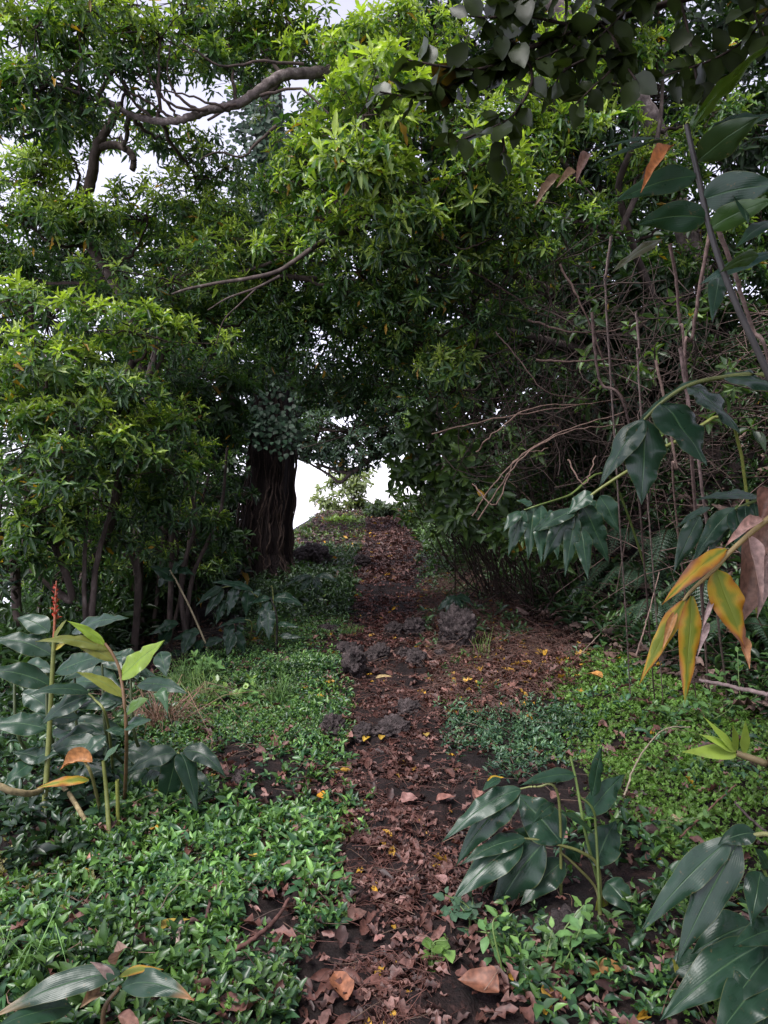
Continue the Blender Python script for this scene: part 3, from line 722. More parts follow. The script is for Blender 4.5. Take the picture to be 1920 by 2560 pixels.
# ------------------------------------------------------------------ ginger plants
DG = (.018, .048, .026); LG = (.17, .26, .03); MG = (.035, .085, .035); BR = (.20, .105, .07); PK = (.42, .27, .22); OL = (.15, .17, .03); TE = (.030, .065, .050)
def blade(name, parent, B, T, W, sag=.05, col=DG, mt=None, hint=None, ripple=.06, fold=.25, curl=0.0, tipcol=None, skew=None):
    B, T = np.asarray(B, float), np.asarray(T, float)
    nl, nu = (44, 13) if W > .03 else (26, 7)
    Mid = (B + T) / 2 + np.array([0, 0, sag])
    if skew is not None: Mid = Mid + np.asarray(skew)
    Mid = Mid - .06 * (T - B)
    t = np.linspace(0, 1, nl)[:, None]
    Lc = (1 - t) ** 2 * B + 2 * t * (1 - t) * Mid + t * t * T
    tg = nrm(np.gradient(Lc, axis=0))
    h = np.array([0, -.75, .8]) if hint is None else np.asarray(hint, float)
    h = h + rng.normal(0, .12, 3)
    sd = nrm(np.cross(tg, h)); nm = np.cross(sd, tg)
    tw = rng.normal(0, .18) * (t - .3)
    sd, nm = sd * np.cos(tw) + nm * np.sin(tw), nm * np.cos(tw) - sd * np.sin(tw)
    w = (np.sin(np.pi * np.clip(t, 0, 1) ** .76) ** .95) * (1 - .28 * t)
    w = w / w.max() * W
    w[0] = .012 if W > .04 else W * .2; w[-1] = .002
    u = np.linspace(-1, 1, nu)[None]
    ph = rng.uniform(0, 6.28, 2); fr = rng.uniform(2.2, 4.5, 2) * np.clip(np.linalg.norm(T - B) / .3, .6, 1.2)
    edge = np.where(u < 0, np.sin(ph[0] + t * fr[0] * 6.28 * .8), np.sin(ph[1] + t * fr[1] * 6.28 * .8))
    edge = edge + .35 * np.where(u < 0, np.sin(ph[1] + t * fr[0] * 11), np.sin(ph[0] + t * fr[1] * 10))
    hgt = w * (fold * np.abs(u) ** 1.2 * .5 - .10 * u * u * (1 + t)) + ripple * W * u * u * edge * np.sin(np.pi * t)
    hgt = hgt + .018 * W * np.sin(12 * t + 3 * u + ph[0]) + curl * w * np.abs(u) ** 2
    ww = w * (1 + .045 * edge * (u * u))
    V = Lc[:, None] + sd[:, None] * (u * ww * .5)[..., None] + nm[:, None] * hgt[..., None]
    i = np.arange(nl - 1)[:, None] * nu; j = np.arange(nu - 1)[None]
    q = np.stack([i + j, i + j + 1, i + nu + j + 1, i + nu + j], -1).reshape(-1, 4)
    C = np.array(col) * np.ones((nl * nu, 1)) * rng.uniform(.8, 1.25)
    if tipcol is not None:
        k = np.clip((np.repeat(t, nu, 1).ravel() - .75) * 5 + .3 * np.repeat(np.sin(t * 40), nu, 1).ravel() * 0 + .35 * np.abs(np.tile(u.ravel(), nl)) - .15, 0, 1)[:, None]
        C = C * (1 - k) + np.array(tipcol) * k
    UV = np.stack([np.repeat((u + 1) / 2, nl, 0).ravel(), np.repeat(t, nu, 1).ravel()], 1)
    mb = MB(); mb.add(V.reshape(-1, 3), q, None, C, UV)
    return mb.build(name, mt or M_BLADE, parent, uv=True)
def ginger(label, base, stems, leaves, d, group='ginger plants along the trail', name='ginger_plant', cat='plant'):
    """stems: (points [(px,py[,d])], r0, r1, colour); leaves: (bx,by,tx,ty,wpx, options)"""
    root = empty(name, base, label, cat, group)
    for s in stems:
        pts = [np.asarray(p, float) if isinstance(p, np.ndarray) else P(p[0], p[1], p[2] if len(p) > 2 else d) for p in s[0]]
        mb = MB(); tube(mb, pts, s[1], s[2], 8, 30, C=np.array(s[3] if len(s) > 3 else (.10, .14, .035)))
        mb.build('stem', M_STEM, root)
    for lf in leaves:
        o = dict(lf[5]) if len(lf) > 5 else {}
        dd = o.pop('d', d); td = o.pop('td', dd - rng.uniform(-.02, .14))
        B, T = P(lf[0], lf[1], dd), P(lf[2], lf[3], td)
        W = lf[4] / FPX * (dd + td) / 2 * 1.02
        sag = o.pop('sag', .10) * np.linalg.norm(T - B)
        if o.get('label'): lab = o.pop('label')
        else: lab = None
        b = blade(o.pop('name', 'leaf'), root, B, T, W, sag, **o)
        if lab: b['label'] = lab
    return root
Y_ = {'mt': M_YELLOW}
def dead(c=BR, **k):
    return dict({'mt': M_DEAD, 'col': c, 'name': 'dead_leaf', 'ripple': .12, 'curl': .5, 'fold': .5}, **k)
# right, arching over the bank
ginger('large ginger arching left from the right edge with broad dark glossy blades', grd(2060, 2.6, 0), [([grd(2060, 2.6, .05), (2060, 1300), (2010, 1000), (1920, 938), (1790, 946), (1714, 967), (1650, 1010), (1610, 1050)], .012, .005, (.13, .15, .04))],
       [(1808, 944, 1990, 985, 84, {'sag': .12}), (1716, 966, 1850, 1085, 128, {'sag': .22, 'hint': (.5, -.8, .6)}), (1655, 1008, 1766, 1165, 138, {'sag': .10, 'hint': (.3, -1, .4)}), (1614, 1050, 1604, 1262, 104, {'sag': .02, 'hint': (.1, -1, .2)}),
        (1612, 1050, 1498, 1216, 66, {'sag': .12, 'hint': (-.5, -.7, .5)}), (1742, 950, 1600, 1045, 38, {'sag': .10, 'td': 2.75, 'hint': (-.3, -.5, .9)}), (1690, 985, 1560, 1090, 34, {'sag': .1, 'td': 2.75, 'hint': (-.3, -.5, .9)})], 2.6)
ginger('ginger leaning down the bank with a bare yellow green stem and hanging blades', grd(1900, 5.4, 0), [([grd(1900, 5.4, .05), (1840, 1080, 5.0), (1700, 1100, 4.5), (1578, 1172), (1500, 1222), (1435, 1272), (1415, 1285)], .012, .007, (.16, .18, .04))],
       [(1455, 1262, 1522, 1408, 62, {'hint': (.1, -1, .3)}), (1452, 1320, 1470, 1448, 46, {'hint': (0, -1, .2)}), (1440, 1290, 1412, 1442, 40, {'hint': (-.2, -1, .3)}), (1430, 1276, 1358, 1405, 52), (1480, 1232, 1415, 1290, 42), (1500, 1240, 1550, 1335, 66, {'d': 4.5}), (1440, 1275, 1340, 1330, 40), (1470, 1250, 1500, 1330, 50, {'d': 4.5})], 4.2)
ginger('ginger with drooping narrow blades low on the shaded bank', grd(1640, 6.8, 0), [([grd(1640, 6.8, .05), (1530, 1200, 6.2), (1420, 1240, 5.5), (1350, 1262), (1310, 1275)], .011, .006)],
       [(1312, 1276, 1270, 1392, 42), (1335, 1266, 1320, 1402, 40), (1352, 1262, 1352, 1410, 42), (1300, 1278, 1258, 1330, 30), (1375, 1275, 1395, 1400, 46), (1330, 1262, 1290, 1250, 26), (1395, 1300, 1330, 1330, 36)], 5.1)
b = gp(1495, 1500)
ginger('small ginger sprig with four blades at the foot of the bank', b, [([b, (1496, 1460, b[1]), (1490, 1448, b[1])], .007, .004)],
       [(1490, 1452, 1408, 1512, 24, {'sag': .2}), (1480, 1455, 1478, 1515, 18), (1496, 1450, 1518, 1478, 22, {'sag': .2}), (1488, 1450, 1450, 1510, 20)], b[1])
b = gp(1140, 1545)
ginger('small dark ginger seedling at the right rim of the trail', b, [([b, (1142, 1510, b[1]), (1140, 1490, b[1])], .006, .004)],
       [(1140, 1492, 1090, 1535, 22, {'sag': .25}), (1142, 1490, 1185, 1515, 20, {'sag': .25}), (1140, 1492, 1155, 1550, 22), (1138, 1494, 1110, 1555, 22), (1140, 1490, 1170, 1545, 20)], b[1])
ginger('dark ginger with slender blades behind the yellowing stem', grd(2080, 2.9, 0), [([grd(2080, 2.9, .05), (2060, 1330), (1960, 1226), (1900, 1248), (1840, 1272), (1815, 1292)], .010, .004)],
       [(1750, 1292, 1684, 1432, 48, {'d': 3.0}), (1838, 1270, 1730, 1408, 50, {'sag': .16}), (1820, 1290, 1772, 1385, 40), (1836, 1278, 1856, 1396, 50), (1885, 1258, 1902, 1368, 44), (1900, 1244, 1736, 1251, 36, {'sag': .1}), (1775, 1268, 1688, 1322, 20), (1862, 1262, 1870, 1350, 40), (1915, 1240, 1960, 1340, 50)], 2.95)
ginger('yellowing ginger stem hanging into the right side with withered brown blades', grd(2080, 2.1, 0), [([grd(2080, 2.1, .05), (2070, 1400), (2000, 1245), (1920, 1298), (1830, 1375), (1790, 1420), (1730, 1475), (1708, 1502)], .012, .004, (.30, .22, .08))],
       [(1815, 1372, 1655, 1512, 46, dict(Y_, sag=.10, hint=(-.3, -.8, .6))), (1788, 1424, 1862, 1620, 84, dict(Y_, sag=.02, hint=(.2, -1, .2), ripple=.06)), (1730, 1490, 1712, 1760, 56, dict(Y_, sag=.0, hint=(0, -1, .1))), (1712, 1500, 1598, 1712, 42, dict(Y_, sag=.08, hint=(-.3, -.9, .4), ripple=.07)),
        (1848, 1590, 1874, 1672, 26, dead((.32, .16, .07))), (1690, 1530, 1655, 1628, 20, dead((.34, .18, .07))), (1870, 1338, 1905, 1505, 34, dead((.36, .24, .20), td=2.05)), (1925, 1310, 1846, 1570, 100, dead((.22, .13, .095), d=2.25, td=2.2)), (1925, 1380, 1893, 1545, 40, dead((.38, .27, .23))),
        (1905, 1300, 1812, 1368, 30, dead(PK)), (1930, 1228, 1898, 1305, 60, dead((.26, .14, .10), d=2.2)), (1770, 1558, 1742, 1645, 16, dead((.36, .27, .25))), (1780, 1500, 1755, 1575, 14, dead((.36, .27, .25)))], 2.1)
# front right
b = gp(1500, 2290)
ginger('dark ginger sprawling over the leaf litter beside the lower trail', b, [([b, (1495, 2168), (1452, 2130), (1400, 2113), (1345, 2100), (1310, 2096)], .008, .004, (.13, .14, .04)), ([b, (1490, 2222), (1440, 2165), (1400, 2130)], .007, .004, (.10, .10, .035)), ([b + np.array([.05, .15, 0]), (1465, 2090), (1442, 1960), (1426, 1890)], .007, .004, (.17, .25, .07)), ([b, (1490, 2080), (1480, 2020), (1440, 1985)], .006, .004), ([b + np.array([-.12, .1, 0]), (1395, 1988), (1342, 1967), (1300, 1972)], .006, .003, (.18, .2, .06))],
       [(1404, 2108, 1287, 1982, 104, {'sag': .06, 'hint': (-.2, -.7, .9), 'td': 2.9}), (1302, 1974, 1105, 2105, 56, {'sag': .16}), (1300, 1980, 1140, 2165, 76, {'sag': .2}), (1314, 2096, 1150, 2162, 48, {'sag': .14}), (1306, 2102, 1132, 2252, 84, {'sag': .12}), (1360, 2108, 1222, 2306, 100, {'sag': .14, 'hint': (-.2, -.7, .8)}),
        (1410, 2152, 1300, 2266, 72, {'d': 2.85}), (1488, 2165, 1540, 2052, 84, {'sag': .12, 'td': 3.0, 'hint': (0, -.8, .7)}), (1470, 2040, 1562, 1935, 60, {'sag': .08, 'td': 3.0}), (1480, 1990, 1506, 1862, 46, {'sag': .04, 'td': 3.0, 'hint': (.4, -.9, .3)}), (1515, 2205, 1582, 2288, 74, {'sag': .2}),
        (1508, 2228, 1495, 2402, 44, {'col': OL, 'label': 'olive yellow hanging blade', 'hint': (.5, -.8, .2)}), (1482, 2080, 1400, 2030, 42), (1440, 1938, 1300, 1964, 36, {'sag': .12}), (1250, 1945, 1205, 1978, 26), (1385, 2010, 1330, 2060, 30), (1420, 2110, 1450, 2160, 50, {'d': 2.95}), (1340, 2110, 1285, 2075, 50, {'d': 2.95}), (1240, 2160, 1205, 2235, 34, {'d': 2.95})], 2.8)
b = gp(1905, 2560)
ginger('big dark green ginger filling the lower right corner', b + np.array([.25, 0, 0]), [([b + np.array([.3, .1, 0]), (2010, 2150), (1930, 2088), (1860, 2094), (1822, 2098)], .010, .005, (.26, .26, .10)), ([b + np.array([.25, 0, 0]), (1960, 2300), (1912, 2180), (1905, 2172)], .008, .004), ([b + np.array([.25, 0, 0]), (1985, 2400), (1930, 2360), (1900, 2362)], .008, .004)],
       [(1828, 2098, 1600, 2332, 72, {'sag': .1}), (1848, 2104, 1690, 2410, 90, {'sag': .08}), (1890, 2085, 1795, 2112, 56, {'sag': .2}), (1902, 2180, 1878, 2315, 66), (1920, 2172, 1888, 2120, 44), (1970, 2318, 1830, 2368, 66), (1905, 2362, 1650, 2552, 104, {'sag': .1, 'td': 2.05}), (1940, 2375, 1822, 2522, 92), (1960, 2400, 1782, 2610, 130, {'td': 1.95}),
        (1880, 2312, 1728, 2385, 92, {'d': 2.35}), (1765, 2398, 1650, 2442, 62, {'d': 2.35}), (1930, 2190, 1940, 2300, 60), (1960, 2430, 1880, 2640, 110, {'td': 1.95}), (1690, 2405, 1688, 2432, 20, {'col': (.3, .3, .06)})], 2.15)
# upper right, close and backlit
ginger('tall ginger at the upper right with thick dark stalk and huge backlit blades', grd(2000, 1.7, 0), [([grd(2000, 1.7, .05), (1990, 1150), (1930, 960), (1840, 760), (1782, 600), (1745, 440), (1716, 312)], .009, .006, (.035, .03, .025))],
       [(1732, 312, 1935, 105, 92, {'col': (.05, .10, .02), 'hint': (.6, -.6, -.5), 'td': 1.6}), (1746, 402, 1900, 292, 84, {'hint': (.3, -.8, -.3), 'col': (.03, .06, .02)}), (1776, 330, 1945, 285, 72, {}), (1850, 365, 1990, 330, 100, {}), (1668, 355, 1486, 412, 58, {'sag': .16, 'hint': (0, -.5, 1)}), (1672, 350, 1484, 378, 26, {'sag': .12}),
        (1742, 440, 1535, 505, 66, {'hint': (0, -1, -.2)}), (1680, 368, 1602, 482, 36, dead((.42, .17, .06))), (1766, 546, 1588, 562, 76, {'hint': (0, -1, -.2), 'sag': .12}), (1772, 572, 1940, 498, 62, {'hint': (.2, -1, -.4), 'col': (.04, .09, .02)}), (1756, 500, 1950, 462, 96, {'hint': (0, -1, -.2)}), (1930, 555, 1838, 622, 40, {}),
        (1940, 632, 1748, 712, 46, {'col': TE, 'sag': .1}), (1895, 640, 1798, 682, 36, {'hint': (0, -1, -.4), 'col': (.05, .1, .03)}), (1655, 598, 1528, 682, 42, {'d': 1.9, 'col': (.05, .05, .02)}), (1800, 690, 1780, 805, 44, {'d': 1.9}), (1470, 385, 1440, 460, 26, dead((.42, .27, .22), d=2.2)), (1400, 440, 1335, 520, 26, dead((.36, .26, .18), d=2.3)), (1440, 430, 1390, 470, 22, dead((.36, .26, .18), d=2.3)), (1840, 470, 1870, 560, 60, {'hint': (.3, -1, 0)}), (1725, 320, 1790, 240, 40, {'col': (.04, .08, .02)})], 1.7)
# left
b = gp(275, 2115); dl = b[1]
SG = (.15, .17, .045); SR = (.17, .10, .05)
r1 = ginger('tall ginger with one red seed spike and broad dark blades at the left edge', gp(107, 2080), [([gp(107, 2080), (122, 1850), (130, 1700), (135, 1600)], .014, .010, SG)],
       [(122, 1580, 42, 1545, 52, {'sag': .2}), (128, 1637, -30, 1600, 58, {'sag': .2}), (125, 1716, -40, 1680, 62, {'sag': .2}), (115, 1822, -40, 1815, 62, {'sag': .15}), (180, 1582, 322, 1545, 50, {'sag': .12}), (140, 1682, 302, 1638, 56, {'sag': .12}), (130, 1600, 168, 1548, 16, {'col': OL}), (135, 1625, 172, 1600, 16, {'col': (.3, .25, .03)}), (80, 1905, 10, 1965, 44), (82, 1900, 145, 1885, 44, {'sag': .2}), (110, 1900, 30, 1880, 44), (60, 1990, 20, 2080, 50)], dl + .2)
mb = MB()
for k in range(16):
    a = k * 2.4; z = k / 15
    p = P(138 + 4 * math.cos(a), 1548 - 80 * z, dl + .2 + .01 * math.sin(a))
    dr = nrm(np.array([math.cos(a), math.sin(a), .9 + z]))
    sz = .027 * (1 - .35 * z)
    R = frames(dr[None], np.array([[0, 0, 1.]]))
    scatter(mb, LEAF_OVATE, p[None], R, np.array([sz]), np.array([sz * .7]), np.array([[.42, .05, .03]]) * rng.uniform(.7, 1.1))
    scatter(mb, LEAF_OVATE, p[None], frames((dr + np.array([0, 0, .8]))[None], np.array([[1., 0, 0]])), np.array([sz * .9]), np.array([sz * .6]), np.array([[.40, .10, .05]]))
tube(mb, PP((135, 1602, dl + .2), (139, 1500, dl + .2), (141, 1452, dl + .2)), .007, .003, 6, 10, C=np.array((.3, .10, .05)))
mb.build('seed_spike', M_DEAD, r1)
ginger('ginger with lime new blades and upright reddish stems left of the trail', b, [([gp(312, 2010), (316, 1830), (302, 1690), (284, 1640), (262, 1608)], .009, .006, SR), ([b, (266, 1980), (258, 1902)], .012, .008, SG), ([gp(296, 2090), (293, 1950)], .010, .009, (.2, .22, .05)), ([gp(255, 2045), (228, 1935), (208, 1900)], .009, .006, (.24, .22, .08)), ([gp(285, 1960), (268, 1800), (236, 1748), (215, 1730)], .007, .004, SG)],
       [(272, 1626, 88, 1604, 34, {'col': OL, 'sag': .18}), (286, 1652, 165, 1600, 32, {'col': (.17, .18, .04)}), (262, 1612, 168, 1552, 24, {'col': LG}), (298, 1697, 412, 1600, 58, {'col': LG, 'sag': .06, 'label': 'bright lime upright blade', 'hint': (-.6, -.8, .1)}), (308, 1742, 190, 1680, 30, {'col': OL, 'sag': .15}), (312, 1782, 372, 1747, 34, {'col': (.07, .13, .03)}), (310, 1832, 262, 1825, 26), (392, 1732, 420, 1788, 30, {'sag': .6, 'col': MG}),
        (222, 1732, 62, 1740, 38, {'sag': .2}), (218, 1742, 102, 1812, 58, {'sag': .2}), (248, 1752, 312, 1758, 54), (290, 1757, 178, 1772, 42), (222, 1950, 92, 1970, 26, dict(Y_, sag=.1, label='orange tipped withering blade')), (230, 1905, 150, 1925, 40, dead((.3, .14, .05), sag=.3)), (265, 1840, 200, 1900, 46, {'d': dl + .3}), (240, 1860, 120, 1880, 60, {'d': dl + .3}), (320, 1640, 346, 1700, 52, {'d': dl + .5}), (400, 1630, 416, 1692, 44, {'d': dl + .5}), (300, 1640, 350, 1650, 40, {'d': dl + .5}), (310, 1820, 380, 1800, 34), (260, 1900, 300, 1860, 30, {'col': MG})], dl + .05)
b = gp(150, 2040)
_lv = []
for _k in range(26):
    _x, _y = rng.uniform(10, 390), rng.uniform(1640, 2010)
    _lv.append((_x, _y, _x + rng.choice([-1, 1]) * rng.uniform(70, 140), _y + rng.uniform(10, 70), rng.uniform(40, 58), {'sag': rng.uniform(.1, .25), 'd': dl + rng.uniform(.35, .8)}))
ginger('crowded dark ginger filling the shade behind the red spiked one', b + np.array([0, .5, 0]), [([gp(_x, 2040) + np.array([0, .5, 0]), P(_x + 10, 1850, dl + .5), P(_x - 5, 1660, dl + .5)], .011, .006, (.06, .08, .03)) for _x in (40, 120, 190, 260, 330)], _lv, dl + .5)
b = gp(448, 2010)
ginger('low ginger with ribbed glossy blades drooping over the green carpet', b, [([b, (452, 1950, b[1]), (448, 1890, b[1] - .1), (444, 1880, b[1] - .1)], .008, .005, SG)],
       [(445, 1884, 402, 2062, 60, {'sag': .12, 'hint': (0, -1, .4)}), (440, 1884, 320, 1932, 52, {'sag': .22}), (432, 1904, 345, 1922, 36, {'sag': .3}), (450, 1882, 494, 2035, 56, {'sag': .3, 'hint': (.4, -.6, .8)}), (458, 1880, 566, 1945, 48, {'sag': .35}), (450, 1930, 540, 1988, 42, {'d': b[1] + .1, 'sag': .2}), (440, 1900, 330, 1990, 44, {'d': b[1] + .1, 'sag': .2})], b[1] - .1)
b = gp(690, 1630)
ginger('broad bladed ginger cluster at the foot of the ivy clad trunk', b, [([b, (692, 1545, b[1]), (678, 1496, b[1])], .012, .008, (.03, .025, .02)), ([gp(650, 1600), (648, 1500, b[1] + .2), (590, 1467, b[1] + .2), (550, 1470, b[1] + .2)], .012, .006, SG), ([gp(620, 1620), (628, 1555, b[1]), (580, 1552, b[1])], .009, .005, SG), ([b, (682, 1480, b[1]), (676, 1466, b[1])], .006, .004, SG)],
       [(632, 1477, 526, 1455, 24, {'sag': .14}), (556, 1470, 488, 1517, 24, {'sag': .2}), (557, 1472, 512, 1542, 32), (590, 1468, 568, 1542, 30), (622, 1476, 615, 1542, 32), (562, 1500, 540, 1562, 28), (640, 1476, 646, 1492, 22, {'sag': .4}), (675, 1498, 614, 1516, 24, {'sag': .25}), (674, 1504, 640, 1592, 34), (668, 1518, 673, 1602, 38, {'hint': (0, -1, .3)}), (682, 1500, 758, 1518, 36, {'sag': .35}), (690, 1560, 750, 1570, 16), (700, 1590, 755, 1595, 18),
        (580, 1555, 558, 1622, 26), (585, 1585, 565, 1642, 30, {'d': b[1] - .2}), (588, 1580, 614, 1637, 30, {'d': b[1] - .2}), (630, 1552, 538, 1572, 18, {'sag': .2}), (600, 1560, 600, 1590, 20)], b[1])
b = gp(520, 1640)
ginger('ginger with one pale bare cane between the shrubs and the green carpet', b, [([b, (515, 1612, b[1]), (480, 1530, b[1]), (445, 1460, b[1]), (425, 1425, b[1])], .010, .009, (.36, .30, .17))],
       [(440, 1450, 372, 1415, 40, {}), (430, 1430, 460, 1400, 36), (432, 1430, 488, 1440, 30, {'sag': .3}), (425, 1425, 395, 1470, 36), (500, 1580, 430, 1600, 30), (510, 1600, 470, 1650, 30), (480, 1580, 455, 1640, 36), (445, 1560, 370, 1590, 40, {'sag': .2}), (430, 1570, 380, 1640, 40), (520, 1630, 400, 1640, 32), (510, 1610, 560, 1600, 28), (515, 1640, 560, 1680, 26, {'col': MG})], b[1])
b = gp(790, 1500)
ginger('dim bluish ginger low in the shade right of the ivy clad trunk', b, [([b, (790, 1455, b[1]), (780, 1440, b[1])], .01, .006)],
       [(780, 1442, 700, 1475, 20, {'sag': .25}), (778, 1442, 745, 1490, 20), (784, 1442, 810, 1500, 22), (790, 1445, 795, 1505, 22), (790, 1442, 850, 1460, 18, {'sag': .3}), (776, 1440, 720, 1450, 16)], b[1])
b = gp(240, 2620) if False else np.array([-.72, 1.95, gz(-.72, 1.95)])
ginger('torn browning ginger blades in the lower left corner', b, [([b, (258, 2540), (300, 2466)], .008, .005, (.12, .08, .04))],
       [(300, 2432, -20, 2545, 66, {'sag': .14, 'tipcol': (.25, .18, .10)}), (298, 2442, 408, 2424, 20, dict(Y_, sag=.2)), (305, 2468, 485, 2502, 64, {'sag': .25, 'tipcol': (.34, .17, .07)}), (290, 2410, 318, 2368, 32, dead((.40, .27, .21))), (285, 2450, 225, 2405, 22, dead((.40, .30, .27))), (180, 2520, -20, 2575, 62, {'sag': .15}), (295, 2540, 352, 2575, 34, dead((.38, .22, .17))), (250, 2480, 200, 2520, 40, dead((.3, .2, .12)))], 1.9)

# ------------------------------------------------------------------ round leaved branch, close at the upper right
def laurel():
    b = np.array([1.9, 1.9, gz(1.9, 1.9)])
    root = empty('laurel_tree', b, 'round leaved evergreen whose dark branch hangs across the top right corner', 'tree')
    trk = [b - np.array([0, 0, .2]), np.array([1.85, 1.95, 1.2]), np.array([1.75, 2.0, 2.3]), P(1980, -120, 2.1)]
    mb = MB(); tube(mb, trk, .07, .035, 10, 24); mb.build('trunk', M_BARK, root)
    tw = MB(); cr = MB()
    br = [[(1960, -60, 2.1), (1700, 0, 2.1), (1500, 60, 2.05), (1310, 125, 2.0), (1250, 160, 2.0), (1130, 215, 1.95), (1060, 235, 1.9)],
          [(1500, 60, 2.05), (1420, 60, 2.0), (1300, 40, 2.0), (1240, 70, 1.95), (1290, 110, 1.95)],
          [(1250, 160, 2.0), (1180, 175, 1.95), (1100, 165, 1.9), (1020, 150, 1.9)],
          [(1500, 60, 2.05), (1540, 110, 2.0), (1530, 170, 2.0), (1480, 220, 1.95), (1440, 260, 1.95)],
          [(1310, 125, 2.0), (1330, 200, 1.95), (1290, 280, 1.9), (1250, 310, 1.9), (1180, 340, 1.85), (1120, 360, 1.85)],
          [(1130, 215, 1.95), (1060, 240, 1.9), (1010, 240, 1.9), (950, 230, 1.9)],
          [(1540, 110, 2.0), (1570, 170, 2.0), (1590, 200, 1.95)], [(1530, 170, 2.0), (1500, 140, 2.0), (1420, 170, 1.95), (1380, 220, 1.95)],
          [(1700, 0, 2.1), (1720, 80, 2.1), (1740, 190, 2.05), (1750, 240, 2.05)], [(1700, 0, 2.1), (1600, -30, 2.0), (1500, -20, 2.0), (1350, -10, 1.95), (1250, 5, 1.95)],
          [(1960, -60, 2.1), (1900, 60, 2.1), (1800, 140, 2.05), (1660, 190, 2.05)], [(1350, -10, 2.0), (1250, 40, 1.95), (1170, 40, 1.95)], [(1420, 60, 2.0), (1400, 120, 2.0), (1340, 150, 1.95)], [(1480, 40, 2.05), (1440, 110, 2.0), (1420, 150, 2.0), (1390, 240, 2.0)],
          [(1250, 310, 1.9), (1260, 370, 1.88), (1250, 390, 1.88)], [(1600, -30, 2.0), (1560, 30, 2.0), (1480, 110, 1.95)], [(1850, -60, 2.0), (1880, 20, 2.0), (1910, 90, 2.0)]]
    for k, f in enumerate(br):
        L = smooth_line(PP(*f), 28)
        q = .011 if k == 0 else .0048
        tubes(tw, L, np.linspace(q, .0022, 28), 6)
        ln = np.linalg.norm(L[-1] - L[0])
        n = max(4, int(ln / .021))
        s0 = .35 if k == 0 else .1
        for i, s in enumerate(np.linspace(s0, 1, n)):
            p = L[int(s * 27)]
            tg = nrm(L[min(27, int(s * 27) + 1)] - L[max(0, int(s * 27) - 1)])
            sd = nrm(np.cross(tg, [0, -1, .3]))
            dv = tg * rng.uniform(.2, .8) + sd * (1 if i % 2 else -1) * rng.uniform(.4, 1) + rng.normal(0, .35, 3) - np.array([0, 0, .25])
            up = np.array([0, -.25, .9]) + rng.normal(0, .55, 3)
            l_ = rng.uniform(.062, .095)
            c = np.array([.024, .036, .010]) * rng.uniform(.6, 1.4)
            if rng.random() < .015: c = np.array([.12, .07, .02])
            scatter(cr, LEAF_ROUND, p[None], frames(dv[None], up[None]), np.array([l_]), np.array([l_ * rng.uniform(.58, .75)]), c[None], .3)
    # crown out of the frame above, spread behind the camera to shade the branch
    n = 15000
    q = np.array([2.0, .5, 3.9]) + unit(n) * np.array([2.5, 3.4, 1.1]) * rng.random((n, 1)) ** .4
    q = q[(q[:, 2] - CZ) / np.maximum(q[:, 1], .05) > .82]
    n = len(q)
    s = rng.uniform(.08, .11, n)
    scatter(cr, LEAF_ROUND, q, frames(unit(n), unit(n) * .5 + np.array([0, 0, 1])), s, s * .65, np.array([.022, .045, .016]) * rng.uniform(.7, 1.4, (n, 1)))
    tw.build('branches', M_TWIG, root); cr.build('crown', M_LAUREL, root)
laurel()

# ------------------------------------------------------------------ ground cover
def inpoly(x, y, poly):
    ins = np.zeros(len(x), bool)
    n = len(poly)
    for i in range(n):
        x1, y1 = poly[i]; x2, y2 = poly[(i + 1) % n]
        c = ((y1 > y) != (y2 > y)) & (x < (x2 - x1) * (y - y1) / (y2 - y1 + 1e-12) + x1)
        ins ^= c
    return ins
def gpoly(px):
    return [tuple(gp(a, b)[:2]) for a, b in px]
def trail_dist(x, y):
    """distance outside (+) or inside (-) the trodden strip, metres"""
    return np.abs(x - np.interp(y, TR_Y, TR_X)) - np.interp(y, TR_Y, TR_W)
def top(x, y):
    near = np.clip(1 - np.abs(x) / 12, 0, 1) * np.clip((30 - y) / 10, 0, 1)
    return ground(x, y) + near * .022 * fbm2(x, y, 7, 3, 9)
def sample(poly, dens, ymax=99, clump=None, thr=-.2):
    p = np.array(poly)
    x0, y0 = p.min(0); x1, y1 = p.max(0)
    n = int((x1 - x0) * (y1 - y0) * dens)
    x = rng.uniform(x0, x1, n); y = rng.uniform(y0, y1, n)
    k = inpoly(x, y, poly)
    x, y = x[k], y[k]
    x = x + rng.normal(0, .09, len(x)); y = y + rng.normal(0, .12, len(x))
    if clump: 
        k = fbm2(x, y, clump, 3, 77) + rng.normal(0, .25, len(x)) > thr
        x, y = x[k], y[k]
    return x, y
